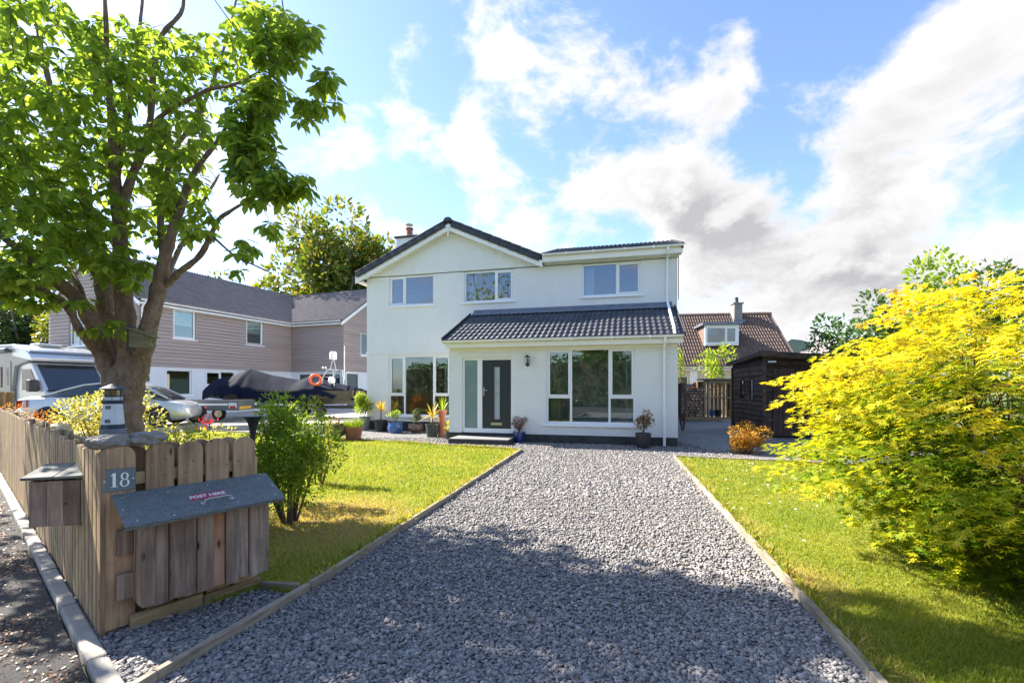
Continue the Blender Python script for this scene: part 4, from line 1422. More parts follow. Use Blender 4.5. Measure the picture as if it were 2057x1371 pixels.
for j, (px, top, Y) in enumerate(((1, 786, 8.6), (17, 787, 8.9))):
    p = P(px, top, Y)
    o = MB().box(-.055, .055, -.055, .055, 0, p.z - .02).box(-.07, .07, -.07, .07, p.z - .06, p.z).build('gate_post', M_newwood, None, Fr(p.x, p.y, 30), bevel=.01)
    tag(o, ['pale wooden post at the far left end of the fence', 'second pale wooden post, right of the far left one'][j], 'post')


# ------------------------------------------------------------------ number plate
def serif_one(mb, x, z, h, y):
    w = h * .085
    mb.prism([(x - w, z), (x + w, z), (x + w, z + h), (x - w * .6, z + h), (x - h * .19, z + h * .84), (x - h * .19, z + h * .80), (x - w, z + h * .86)], 'y', y, y + .002)
    mb.prism([(x - h * .19, z), (x + h * .19, z), (x + h * .19, z + h * .035), (x - h * .19, z + h * .035)], 'y', y - .0004, y + .0016)


def ring8(mb, x, z, rx, rz, y, t_thick, t_thin):
    n = 28
    for k in range(n):
        def p(kk):
            a = 2 * math.pi * kk / n
            ca, sa = math.cos(a), math.sin(a)
            t_ = t_thin + (t_thick - t_thin) * abs(ca) ** 1.2
            return (x + rx * ca, z + rz * sa), (x + (rx - t_) * ca, z + (rz - min(t_, t_thin * 1.3)) * sa)
        (a, b), (c, d) = p(k), p(k + 1)
        mb.prism([a, c, d, b], 'y', y, y + .002)


def glyphs(text, size, M, m, parent, name='lettering', ext=.0008):
    cu = bpy.data.curves.new(name, 'FONT')
    cu.body = text; cu.size = size; cu.extrude = ext
    cu.align_x = 'CENTER'; cu.align_y = 'CENTER'
    cu.offset = size * .022
    to = bpy.data.objects.new(name, cu)
    COL.objects.link(to)
    dg = bpy.context.evaluated_depsgraph_get()
    me = bpy.data.meshes.new_from_object(to.evaluated_get(dg))
    bpy.data.objects.remove(to)
    me.materials.clear(); me.materials.append(m)
    return inst(name, me, parent, M)


hn = thing('house_number', 'slate plate with a white 18 on the end picket', 'sign', Q.sub(.072, -.0125, 0, .905))
MB().box(-.078, .078, -.012, -.0005, -.065, .065).build('plate', M_slate, hn, bevel=.002)
mb = MB()
serif_one(mb, -.022, -.038, .082, -.0135)
ring8(mb, .026, .021, .0185, .021, -.0135, .009, .004)
ring8(mb, .026, -.0185, .0225, .0235, -.0135, .010, .0042)
mb.build('numeral', M_paintw, hn)
for x in (-.066, .066):
    MB().lathe([(.006, 0), (.005, .003), (.001, .0045)], 8).build('screw', M_steel, hn, None, smooth=True, M=WM[hn.name] @ Matrix.Translation((x, -.012, .0)) @ Matrix.Rotation(R(90), 4, 'X'))

# ------------------------------------------------------------------ post box
pb = thing('post_box', 'big plank post box with felt lid on the number fence', 'post box', Q)
x0, x1, d0_, zb, zf, zk = .135, .855, .205, .17, .675, .775
n = 10
ws_ = [.06, .075, .075, .07, .085, .075, .075, .07, .06, .075]
s_ = sum(ws_); ws_ = [w_ * (x1 - x0) / s_ for w_ in ws_]
x = x0
for i, w_ in enumerate(ws_):
    pr = .0 if i % 2 == 0 else .014
    MB().box(x + .001, x + w_ - .001 + (.006 if i % 2 == 0 else 0), -d0_ + pr, -d0_ + pr + .017, zb + rnd.uniform(-.012, .012), zf + .005).build('plank', M_plank_r if i == 5 else M_plank, pb, bevel=.003)
    x += w_
for k_ in (0, 1):
    xa = x0 + .001 if k_ == 0 else x1 - .019
    for j in range(3):
        ya = -d0_ + .036 + j * .056
        MB().box(xa + (.004 if j % 2 else 0), xa + .018, ya, ya + .053, zb + rnd.uniform(-.01, .01), zf + .02 + .1 * (j / 3.)).build('side_plank', M_plank, pb, bevel=.003)
for z in (.20, .46):
    MB().box(x0 - .075, x0 + .0, -.05, -.013, z, z + .15).build('batten', M_plank, pb, bevel=.004)
MB().box(x0 + .02, x1 - .02, -d0_ + .035, -.015, zb + .01, zb + .03).build('floor_board', M_plank, pb)
lm = MB()
ln = math.atan2(zk - zf + .02, d0_ + .07 - .015)
LM = Matrix.Translation((0, -.015, zk + .04)) @ Matrix.Rotation(ln, 4, 'X')
LW = .315
lid = MB().box(.045, .905, -LW, 0, -.012, .0, LM).build('lid', M_picket, pb)
MB().box(.038, .912, -LW - .008, .004, .001, .007, LM).box(.038, .912, -LW - .008, -LW - .004, -.02, .0005, LM).build('felt', M_felt, lid, bevel=.002)
mb = MB()
for a, b in ((.08, -.04), (.30, -.05), (.52, -.04), (.84, -.05), (.10, -.28), (.27, -.29), (.62, -.28), (.86, -.27), (.06, -.16), (.89, -.16)):
    mb.lathe([(.006, .007), (.005, .0085), (.001, .009)], 8, (a, b, 0))
mb2 = MB(); mb2.add([LM @ Vector(v_) for v_ in mb.V], mb.Fc).build('nail', M_steel, lid)
LMw = Q.M @ LM
lb = MB().box(.385, .585, -.185, -.125, .0075, .0085, LM).build('label_plate', M_redsign, lid)
glyphs('POST HERE', .040, LMw @ Matrix.Translation((.485, -.155, .0095)), M_paintw, lb)
mb = MB().tube([(.44, -.225, .008), (.445, -.225, .026), (.47, -.225, .034), (.57, -.225, .034), (.595, -.225, .026), (.60, -.225, .008)], .006, 8)
for a in (.44, .60):
    mb.lathe([(.017, .0075), (.016, .011), (.004, .0125)], 10, (a, -.225, 0))
MB().add([LM @ Vector(v_) for v_ in mb.V], mb.Fc).build('handle', M_steel, lid, smooth=True)

# ------------------------------------------------------------------ second box on the street side
bc = P(130, 1000, 2.95)
BX = Fr(bc.x, bc.y, 20)
bx = thing('parcel_box', 'small square weathered wooden box fixed to the street fence', 'box', BX)
w_, zt_, zb_ = .175, .86, .56
for i in range(4):
    a = -w_ + i * (2 * w_ / 4)
    MB().box(a + .001, a + w_ / 2 - .001, -.012, .008, zb_ + rnd.uniform(-.006, .004), zt_ - .01).build('front_plank', M_plank, bx, bevel=.002)
for sx in (-1, 1):
    MB().box(sx * w_ - (.016 if sx > 0 else 0), sx * w_ + (.016 if sx < 0 else 0), .009, .20, zb_ + .01, zt_).build('side', M_plank, bx, bevel=.003)
MB().box(-w_ + .02, w_ - .02, .19, .205, zb_ + .01, zt_).box(-w_ + .02, w_ - .02, .009, .19, zb_ + .015, zb_ + .03).build('back', M_plank, bx)
TM = Matrix.Translation((0, -.035, zt_ + .004)) @ Matrix.Rotation(R(11), 4, 'X')
M_greyroof = wood('grey_weathered_lid', (.13, .135, .115), (.24, .245, .215), (.36, .365, .325), 'x', .15)
for a, b in ((-w_ - .03, -.045), (-.042, w_ + .025)):
    MB().box(a, b, 0, .27, 0, .018, TM).build('lid_board', M_greyroof, bx, bevel=.003)
MB().lathe([(.007, 0), (.007, .002)], 8).build('knot_hole', M_black, bx, None, M=BX.M @ Matrix.Translation((.01, -.0125, .70)) @ Matrix.Rotation(R(90), 4, 'X'))

# ------------------------------------------------------------------ stone cap and lighthouse
def rock(mb, c, r, seed, n=2, rough=.22):
    bm = bmesh.new()
    bmesh.ops.create_icosphere(bm, subdivisions=n + 1, radius=1.)
    q = random.Random(seed)
    ph = [q.uniform(0, 6) for _ in range(9)]
    V = []
    for v in bm.verts:
        d = v.co.normalized()
        f = 1 + rough * (math.sin(3.1 * d.x + ph[0]) * math.sin(2.7 * d.y + ph[1]) + .6 * math.sin(6.3 * d.z + ph[2] + 3 * d.x) + .5 * math.sin(9 * d.y + ph[3]) * math.sin(8 * d.x + ph[4])) * .6
        f += q.uniform(-.05, .05)
        V.append((c[0] + d.x * r[0] * f, c[1] + d.y * r[1] * f, c[2] + max(-.75, min(.8, d.z)) * r[2] * f))
    Fs = [tuple(v.index for v in f.verts) for f in bm.faces]
    bm.free()
    mb.add(V, Fs)
    return mb


cs_ = Q.sub(.135, .055, -6, 1.128)
o = rock(rock(MB(), (-.085, 0, 0), (.108, .10, .05), 3, 3, .16), (.085, .01, .004), (.108, .10, .05), 5, 3, .16).build('cap_stone', M_stone, None, cs_)
tag(o, 'rough grey stone slab laid over the end of the number fence', 'stone')
lp = P(227, 868, 2.86)
LH = Fr(lp.x, lp.y, 14, 1.162)
lh = thing('lighthouse_ornament', 'white and navy lighthouse garden ornament standing on the stone cap', 'ornament', LH)
MB().lathe([(.069, 0), (.07, .028), (.064, .03)], 8).build('stone_base', M_lhstone, lh, bevel=.003)
MB().box(-.012, .012, -.073, -.060, -.0005, .034).build('door', M_greypot, lh)
MB().lathe([(.0635, .0305), (.061, .058)], 8).build('blue_band', M_lhblue, lh)
MB().lathe([(.0605, .0585), (.049, .186)], 8).build('tower', M_lhwhite, lh)
for z in (.080, .165):
    r_ = .0605 - (z - .0585) * .09
    mb = MB().box(-.012, .012, -r_ - .001, -r_ + .005, z - .010, z - .007).box(-.012, .012, -r_ - .001, -r_ + .005, z + .007, z + .010).box(-.012, -.009, -r_ - .001, -r_ + .005, z - .007, z + .007).box(.009, .012, -r_ - .001, -r_ + .005, z - .007, z + .007).box(-.0015, .0015, -r_ - .0014, -r_ + .005, z - .007, z + .007).box(-.009, .009, -r_ - .001, -r_ + .005, z - .0015, z + .0015)
    mb.build('window_bars', M_lhblue, lh)
MB().lathe([(.050, .1865), (.060, .200), (.060, .208), (.050, .209)], 8).build('gallery', M_lhblue, lh)
MB().lathe([(.050, .2095), (.049, .228), (.046, .229)], 8).build('drum', M_lhwhite, lh)
mb = MB()
for k in range(8):
    a = 2 * math.pi * (k + .5) / 8
    mb.tube([(.057 * math.cos(a), .057 * math.sin(a), .205), (.057 * math.cos(a), .057 * math.sin(a), .236)], .0018, 4)
pts = [(.057 * math.cos(2 * math.pi * (k + .5) / 8), .057 * math.sin(2 * math.pi * (k + .5) / 8), .236) for k in range(9)]
mb.tube(pts, .0024, 4, False)
mb.build('railing', M_lhblue, lh)
MB().lathe([(.036, .2295), (.036, .272)], 8).build('lantern', glassm('lantern_pane', (.95, .9, .65), .06), lh)
for k in range(8):
    a = 2 * math.pi * k / 8
    MB().tube([(.037 * math.cos(a), .037 * math.sin(a), .229), (.037 * math.cos(a), .037 * math.sin(a), .273)], .003, 4).build('glazing_bar', M_lhblue, lh)
MB().lathe([(.046, .272), (.066, .276), (.064, .283), (.02, .305), (.006, .312), (.001, .314)], 12).build('roof', M_lhblue, lh, smooth=True)

# flared black solar light behind the fence
sp = P(508, 836, 4.35)
sl = thing('garden_light', 'black trumpet shaped solar light standing behind the number fence', 'lamp', Fr(sp.x, sp.y, 0))
zt2 = sp.z
MB().lathe([(.018, zt2 - .9), (.018, zt2 - .26), (.024, zt2 - .17), (.036, zt2 - .09), (.056, zt2 - .035), (.078, zt2 - .006), (.080, zt2), (.074, zt2 + .001)], 20).build('trumpet', M_black, sl, smooth=True)
MB().lathe([(.072, zt2 + .0015), (.070, zt2 + .005)], 20).build('solar_panel', M_slate, sl)
MB().tube([(0, 0, 0), (0, 0, zt2 - .85)], .012, 8).build('stake', M_black, sl)
# pale boulder behind the fence
bp_ = P(116, 850, 6.3)
o = rock(MB(), (0, 0, bp_.z * .5), (.17, .2, bp_.z * .62), 8, 2, .12).build('boulder', M_palestone, None, Fr(bp_.x, bp_.y, 0), smooth='all')
tag(o, 'pale rounded boulder showing above the street fence', 'stone')


# ------------------------------------------------------------------ vehicles on the neighbour's drive
GZ = .18


def wheel(parent, fr, u, v, r, w, spokes=7, face=-1):
    """axle along v; seen from -v"""
    M = fr.M @ Matrix.Translation((u, v, r)) @ Matrix.Rotation(R(90), 4, 'X')
    wh = MB().lathe([(r * .62, -w / 2), (r * .93, -w / 2), (r, -w * .32), (r, w * .32), (r * .93, w / 2), (r * .62, w / 2), (r * .60, w * .3)], 28).build('wheel', M_tyre, parent, M=M, smooth=True)
    mb = MB().lathe([(r * .64, w * .38), (r * .66, w * .46), (r * .58, w * .46), (r * .56, w * .2)], 28)
    mb.lathe([(r * .16, w * .15), (r * .17, w * .36), (r * .10, w * .40)], 14)
    for k in range(spokes):
        a = 2 * math.pi * k / spokes
        Mk = Matrix.Rotation(a, 4, 'Z')
        mb.add([Mk @ Vector(q) for q in ((r * .12, -r * .05, w * .34), (r * .60, -r * .085, w * .40), (r * .60, r * .085, w * .40), (r * .12, r * .05, w * .34), (r * .12, -r * .04, w * .2), (r * .60, -r * .06, w * .25), (r * .60, r * .06, w * .25), (r * .12, r * .04, w * .2))], [(0, 1, 2, 3), (0, 4, 5, 1), (1, 5, 6, 2), (2, 6, 7, 3)])
    mb.build('rim', M_alloy, wh, M=M, smooth=True)
    MB().lathe([(r * .60, w * .10), (r * .60, w * .12)], 20).build('brake_disc', M_blackmetal, wh, M=M)
    return wh


# silver saloon
fw = G(312, 858, GZ)
CA = Fr(fw.x, fw.y, 17.8, GZ)
car = thing('silver_car', 'silver saloon car parked behind the variegated bush', 'car', CA)
cw = 1.78


def ring(x, prof):
    """prof: half outline (v offset from centre, z) from bottom centre to top centre"""
    c = cw / 2
    L_ = [(x, c - a, z) for a, z in prof]
    R_ = [(x, c + a, z) for a, z in reversed(prof[1:-1])]
    return L_ + R_


st = [  # x, half width, sill z, belt z, top z, tumble
    (-3.62, .62, .42, .62, .80), (-3.52, .78, .30, .80, .93), (-3.30, .85, .24, .86, .985), (-2.7, .885, .20, .90, 1.0), (-2.0, .89, .18, .90, .985),
    (-1.0, .89, .18, .88, .96), (-.2, .885, .18, .86, .94), (.25, .87, .2, .80, .86), (.55, .82, .22, .70, .77), (.78, .70, .26, .58, .66), (.86, .56, .34, .50, .56)]
rings = [ring(x, [(0, zb), (w * .85, zb), (w * .985, zb + .1), (w, (zb + zk) / 2), (w * .985, zk), (w * .90, zt - .02), (w * .55, zt + .015), (0, zt + .02)]) for x, w, zb, zk, zt in st]
body = MB().loft(rings).build('body', M_silver, car, smooth='all')
gs = [(-2.95, .70, .98, 1.0), (-2.45, .73, .97, 1.20), (-1.95, .72, .96, 1.36), (-1.4, .70, .95, 1.425), (-.75, .69, .94, 1.40), (-.30, .70, .93, 1.26), (.28, .72, .88, .93)]
rings = [ring(x, [(0, zb - .02), (.80, zb - .02), (.78, zb + (zt - zb) * .3), (w * .98, zb + (zt - zb) * .72), (w * .9, zt - .03 * (zt - zb)), (w * .6, zt + .012), (0, zt + .018)]) for x, w, zb, zt in gs]
MB().loft(rings).build('glasshouse', M_carglass, car, smooth='all')
rings = [ring(x, [(0, zt - .02), (w * .86, zt - .03), (w * .93, zt - .012), (w * .88, zt + .012), (w * .6, zt + .024), (0, zt + .03)]) for x, w, zb, zt in gs[1:6]]
MB().loft(rings).build('roof', M_silver, car, smooth='all')
for y in (.145, cw - .145):
    sgn = 1 if y > 1 else -1
    mb = MB()
    mb.tube([(-2.95, y, .99), (-2.45, y + .05 * -sgn, 1.19), (-1.95, y + .09 * -sgn, 1.35), (-1.4, y + .10 * -sgn, 1.42)], .03, 6)
    mb.tube([(-.75, y + .1 * -sgn, 1.39), (-.30, y + .06 * -sgn, 1.26), (.28, y, .92)], .03, 6)
    mb.tube([(-1.35, y, .96), (-1.35, y + .08 * -sgn, 1.41)], .03, 6)
    mb.build('pillar', M_silver, car, smooth=True)
for sgn, y in ((1, .045), (-1, cw - .045)):
    MB().loft([[(-3.60, y + sgn * .18, .62), (-3.60, y + sgn * .18, .86), (-3.50, y + sgn * .02, .88), (-3.50, y + sgn * .02, .64)], [(-3.22, y + sgn * -.055, .70), (-3.22, y + sgn * -.03, .90), (-3.22, y + sgn * .03, .90), (-3.22, y + sgn * .03, .70)]]).build('tail_light', M_redlamp, car, bevel=.01)
    MB().loft([[(.62, y + sgn * .12, .60), (.70, y + sgn * .16, .74), (.60, y + sgn * .3, .76), (.66, y + sgn * .28, .62)], [(.28, y + sgn * -.02, .72), (.28, y + sgn * .0, .82), (.25, y + sgn * .1, .86), (.25, y + sgn * .1, .72)]]).build('headlight', M_lamp_clear, car, bevel=.01)
    MB().box(-.22, -.08, y - sgn * .20 if sgn > 0 else y, y if sgn > 0 else y + .2, .93, 1.04).build('door_mirror', M_silver, car, bevel=.03, seg=2)
for u in (0., -2.68):
    for y in (.082, cw - .082):
        wheel(car, CA, u, y, .325, .21)
    mb = MB().prism([(u + .385 * math.cos(math.pi * k / 10), .325 + .385 * math.sin(math.pi * k / 10)) for k in range(11)] + [(u - .385, .16), (u + .385, .16)], 'y', -.006, .15)
    mb.build('wheel_arch', M_black, car)
MB().box(-3.66, -3.58, .45, cw - .45, .55, .66).build('number_plate', M_plate, car)

# motorhome
mn = P(80, 760, 16.3)
MH = Fr(mn.x, mn.y, -20.3, GZ)
mh = thing('motorhome', 'grey and silver motorhome parked beside the taupe house', 'motorhome', MH)
mw = 2.2
prof = [(-6.6, .42), (-1.75, .42), (-1.75, 1.25), (-1.55, 2.05), (-.75, 2.22), (-.55, 2.40), (-.75, 2.62), (-1.7, 2.84), (-6.3, 2.84), (-6.6, 2.7)]
MB().prism(prof, 'y', 0, mw).build('body', M_mhgrey, mh, bevel=.06, seg=2)
cab = [(-1.78, .35), (.35, .35), (.45, .55), (.42, .95), (.10, 1.12), (-.75, 2.20), (-1.78, 2.2)]
MB().prism(cab, 'y', .10, mw - .10).build('cab', M_mhwhite, mh, bevel=.05, seg=2)
hood = [(-1.76, 2.45), (-.50, 2.24), (-.46, 2.36), (-.85, 2.66), (-1.76, 2.88), (-6.2, 2.90), (-6.2, 2.86), (-1.76, 2.80)]
MB().prism(hood, 'y', -.015, mw + .015).build('roof_cap', M_mhwhite, mh, bevel=.03, seg=2)
sl_ = math.atan2(2.20 - 1.12, -.85)
def onscreen(y0, y1, a, b, off):
    A, B = Vector((.10, 0, 1.12)), Vector((-.75, 0, 2.20))
    d = B - A; nrm = Vector((d.z, 0, -d.x)).normalized()
    q = [A + d * a + nrm * off, A + d * b + nrm * off]
    q2 = [A + d * a + nrm * (off - .03), A + d * b + nrm * (off - .03)]
    V = [(p.x, y, p.z) for p in q + q2 for y in (y0, y1)]
    return MB().add(V, [(0, 1, 3, 2), (4, 6, 7, 5), (0, 4, 5, 1), (2, 3, 7, 6), (0, 2, 6, 4), (1, 5, 7, 3)])
onscreen(.22, mw - .22, .06, .93, .012).build('windscreen', M_carglass, mh, bevel=.008)
onscreen(.17, mw - .17, -.01, .055, .010).build('wiper_panel', M_black, mh)
for y in (.085, mw - .085 - .02):
    MB().prism([(-1.35, 1.18), (-.25, 1.18), (-.80, 1.95), (-1.35, 1.95)], 'y', y, y + .02).build('cab_window', M_carglass, mh)
MB().box(-.42, -.18, -.20, .06, 1.12, 1.55).build('door_mirror', M_black, mh, bevel=.03, seg=2)
f = MB().box(-3.05, -2.45, -.012, -.001, 1.28, 2.05).build('side_window', M_black, mh, bevel=.004)
MB().box(-3.0, -2.5, -.02, -.0125, 1.34, 2.0).build('pane', M_carglass, f)
MB().box(-2.3, -1.85, -.014, -.001, .62, 2.25).build('side_door', M_mhgrey, mh, bevel=.01)
MB().box(-2.18, -2.02, -.022, -.0145, 1.35, 2.0).build('door_pane', M_carglass, mh)
MB().box(-4.4, -3.5, -.012, -.001, 1.75, 2.15).build('vent_grille', M_mhwhite, mh, bevel=.004)
MB().tube([(-6.4, -.10, 2.66), (-1.9, -.10, 2.66)], .085, 10).build('awning', M_trailer, mh, smooth=True)
MB().tube([(-2.9, -.03, 1.1), (-2.75, -.05, .95), (-2.5, -.05, .88), (-2.1, -.05, .86)], .02, 6).build('grab_handle', M_black, mh)
for a, b in ((-2.3, -1.6), (-3.6, -3.1)):
    MB().box(a, b, .7, 1.4, 2.905, 2.99).build('roof_light', M_mhwhite, mh, bevel=.03)
for u in (-.55, -4.9):
    for y in (.2, mw - .2):
        wheel(mh, MH, u, y, .34, .22)
for y in (.28, mw - .52):
    MB().box(.36, .47, y, y + .28, .72, .95).build('headlight', M_lamp_clear, mh, bevel=.03)
MB().box(.44, .475, .75, mw - .75, .68, .86).build('grille', M_black, mh)

# small flat trailer
tw = G(398, 848, GZ)
TR = Fr(tw.x, tw.y, 3, GZ)
tr = thing('box_trailer', 'small grey open box trailer with white stripe in front of the boat', 'trailer', TR)
ta = TR.on_v(346, 800)[0]; tb = TR.on_v(478, 800)[0]
MB().box(ta, tb, 0, .025, .45, .80).box(ta, tb, 1.15, 1.175, .45, .80).box(ta, ta + .025, .025, 1.15, .45, .80).box(tb - .025, tb, .025, 1.15, .45, .80).box(ta, tb, .025, 1.15, .43, .47).build('box', M_trailer, tr, bevel=.004)
MB().box(ta + .02, tb - .35, -.006, -.001, .62, .69).build('stripe', M_trim, tr)
MB().box(tb - .32, tb - .04, -.012, -.001, .52, .72).build('lamp_board', M_lamp_clear, tr)
MB().box(tb + .001, tb + .012, .1, .9, .47, .58).build('number_plate', M_plate, tr)
MB().box(tb - .28, tb - .08, -.02, -.0125, .50, .60).build('reflector', M_redlamp, tr)
mb = MB()
pts = [(.34 * math.cos(math.pi * k / 8), .30 + .30 * math.sin(math.pi * k / 8)) for k in range(9)]
inn = [(.30 * math.cos(math.pi * k / 8), .30 + .26 * math.sin(math.pi * k / 8)) for k in range(8, -1, -1)]
mb.prism(pts + inn, 'y', -.22, -.02).build('mudguard', M_black, tr)
for y in (-.12, 1.29):
    wheel(tr, TR, 0, y, .25, .15, 5)
MB().tube([(ta, .58, .42), (ta - .5, .58, .40)], .03, 6).tube([(ta + .05, .58, .42), (ta + .05, .58, .10)], .025, 6).build('drawbar', M_blackmetal, tr)
MB().tube([(ta + .02, .0, .80), (ta + .02, 0, .92)], .012, 6).build('tie_hook', M_blackmetal, tr)

# covered boat on its trailer
bo = P(385, 800, 18.2)
BO = Fr(bo.x, bo.y, -4, GZ)
BL = BO.on_v(716, 800, .6)[0]
boat = thing('covered_boat', 'boat under a dark tarpaulin with two peaks beside our house', 'boat', BO)
n1, n2 = 64, 22
def ridge(x):
    f = x / BL
    pk = [(0, 1.45), (.03, 1.62), (.14, 1.74), (.245, 2.02), (.265, 2.08), (.285, 2.02), (.42, 1.78), (.60, 1.58), (.665, 1.76), (.69, 1.76), (.72, 1.68), (.85, 1.45), (1., 1.22)]
    for (a, za), (b, zb) in zip(pk[:-1], pk[1:]):
        if f <= b:
            k = (f - a) / (b - a)
            return za + (zb - za) * k
    return pk[-1][1]
V = []
for i in range(n1 + 1):
    x = BL * i / n1
    f = i / n1
    hw = 1.05 * min(1., .55 + 3 * f) * (1 - max(0, f - .75) * 1.6)
    rz = ridge(x)
    for j in range(n2 + 1):
        t = -1 + 2 * j / n2
        y = hw * t
        drop = (abs(t) ** 1.5) * (rz - 1.02 - .12 * math.sin(f * 9)) * .92
        fold = .008 * math.sin(x * 11 + 5 * t) * abs(t) + .010 * math.sin(x * 23 + 4 * t) * abs(t) ** 2 * (1 - .3 * f)
        pkf = sum(math.exp(-((x / BL - c) / .09) ** 2) for c in (.27, .68))
        fold += .035 * pkf * abs(t) * math.sin(math.atan2(t, (x / BL - .27) * 5) * 14)
        z = rz - drop + fold
        if abs(t) > .93:
            z -= .25 + .07 * math.sin(x * 7) + .05 * math.sin(x * 17)
            y = hw * .96 * (1 if t > 0 else -1)
        V.append((x, 1.1 + y, z))
Fs = [(i * (n2 + 1) + j, i * (n2 + 1) + j + 1, (i + 1) * (n2 + 1) + j + 1, (i + 1) * (n2 + 1) + j) for i in range(n1) for j in range(n2)]
MB().add(V, Fs).build('tarpaulin', M_tarp, boat, smooth='all')
hul = []
for f, w_, zk in ((.02, .35, .95), (.15, .8, .72), (.4, .95, .60), (.7, .95, .56), (.99, .75, .60)):
    x = BL * f
    hul.append([(x, 1.1 - w_, 1.15), (x, 1.1 - w_ * .9, .85), (x, 1.1, zk), (x, 1.1 + w_ * .9, .85), (x, 1.1 + w_, 1.15)])
MB().loft(hul).build('hull', M_hull, boat, smooth=True)
mb = MB().box(.3, BL, .45, .53, .42, .50).box(.3, BL, 1.67, 1.75, .42, .50)
for x in (1., 3., 5.):
    mb.box(x, x + .08, .3, 1.9, .40, .47)
mb.tube([(.4, 1.1, .45), (-.7, 1.1, .42)], .05, 6)
mb.build('trailer_frame', M_blackmetal, boat)
for x in (3.6, 4.3):
    for y in (.2, 2.0):
        wheel(boat, BO, x, y, .28, .17, 5)
# A frame with radar
ax = BO.on_v(668, 800, 1.1)[0]
af = MB()
for y in (.65, 1.55):
    af.tube([(ax - .25, y, 1.0), (ax - .18, y, 1.7), (ax, y, 2.0), (ax + .22, y, 2.0)], .028, 6)
    af.tube([(ax + .30, y, 1.0), (ax + .22, y, 2.0)], .028, 6)
    af.tube([(ax - .18, y, 1.7), (ax + .24, y, 1.7)], .02, 6)
for x, z in ((ax, 2.0), (ax + .22, 2.0), (ax - .18, 1.7)):
    af.tube([(x, .65, z), (x, 1.55, z)], .028, 6)
af.tube([(ax - .1, 1.1, 2.0), (ax + .0, 1.1, 2.42)], .02, 6).tube([(ax + .15, 1.1, 2.0), (ax + .05, 1.1, 2.42)], .02, 6)
af.build('arch_frame', M_steel, boat, smooth=True)
MB().lathe([(.10, 2.42), (.14, 2.44), (.14, 2.70), (.10, 2.76), (.02, 2.77)], 14, (ax + .03, 1.1, 0)).build('radar_dome', M_trim, boat, smooth=True)
MB().tube([(ax + .32, 1.5, 1.6), (ax + .33, 1.5, 3.05)], .018, 6).build('aerial', M_trim, boat)
for k in (0, 1):
    MB().box(ax - .25 + k * .12, ax - .17 + k * .12, .62, .70, 2.02, 2.14).build('deck_light', M_chrome, boat, bevel=.02)
lb_ = MB()
pts = [(.20 * math.cos(2 * math.pi * k / 18), 0, .20 * math.sin(2 * math.pi * k / 18)) for k in range(19)]
lb_.tube(pts, .055, 8, False)
o = lb_.build('lifebuoy', M_orange, None, BO.sub(ax - .35, .35, 20, 1.58), smooth='all')
tag(o, 'orange lifebuoy hanging on the boat arch', 'lifebuoy')
mb = MB(); rock(mb, (0, 0, 0), (.13, .1, .18), 21, 1, .15)
o = mb.build('fender', M_trim, None, BO.sub(ax + .32, .35, 0, 1.55), smooth='all')
tag(o, 'white fender bag hanging right of the orange lifebuoy', 'fender')


# ------------------------------------------------------------------ foliage helpers
LEAF_T = np.array([(0, 0, 0), (.30, .20, .05), (.30, -.20, .05), (.62, .22, .03), (.62, -.22, .03), (1, 0, -.10), (.30, 0, 0), (.62, 0, -.03)])
LEAF_F = np.array([(0, 6, 1), (0, 2, 6), (6, 7, 3), (6, 3, 1), (6, 2, 4), (6, 4, 7), (7, 5, 3), (7, 4, 5)])
LEAF_S = np.array([(0, 0, 0), (.5, .26, .04), (.5, -.26, .04), (1, 0, 0)])
LEAF_SF = np.array([(0, 2, 3), (0, 3, 1)])
def _acer():
    V = [(0, 0, 0)]
    lob = [(-125, .45), (-80, .72), (-38, .95), (0, 1.08), (38, .95), (80, .72), (125, .45)]
    pts = []
    for i, (a, r_) in enumerate(lob):
        pts.append((r_ * math.cos(R(a)), r_ * math.sin(R(a)), -.12 * r_))
        if i < 6:
            m_ = (a + lob[i + 1][0]) / 2
            pts.append((.34 * math.cos(R(m_)), .34 * math.sin(R(m_)), .03))
    V += pts
    Fs = [(0, i, i + 1) for i in range(1, len(pts))]
    return np.array(V) * .62 + np.array([.2, 0, 0]), np.array(Fs)
ACER_T, ACER_F = _acer()


def leaves(name, parent, m, pos, d, nrm, size, T=LEAF_T, TF=LEAF_F, tint=None, fr=WORLD, kind='stuff'):
    V, Fa = scatter(T, TF, pos, frames(d, nrm), size)
    me = npmesh(name, V, Fa, m, np.repeat(tint, len(T)) if tint is not None else None, smooth=True)
    o = inst(name, me, parent, fr.M)
    o['kind'] = kind
    return o


def lump_points(c, r, n, lumps=14, inner=.35, seed=0, fill=.45):
    """points on the skin of many small lumps that together make a crown"""
    g = np.random.default_rng(seed)
    c = np.array(c); r = np.array(r)
    lc = g.normal(size=(lumps, 3)); lc /= np.linalg.norm(lc, axis=1, keepdims=True)
    lc *= (g.random((lumps, 1)) ** .5) * (1 - fill * .62) 
    lr = g.uniform(.6, 1.1, lumps) * fill
    k = g.integers(0, lumps, n)
    d = g.normal(size=(n, 3)); d /= np.linalg.norm(d, axis=1, keepdims=True)
    rad = inner + (1 - inner) * g.random((n, 1)) ** .45
    p = lc[k] + d * rad * lr[k][:, None]
    return c + p * r, d, p


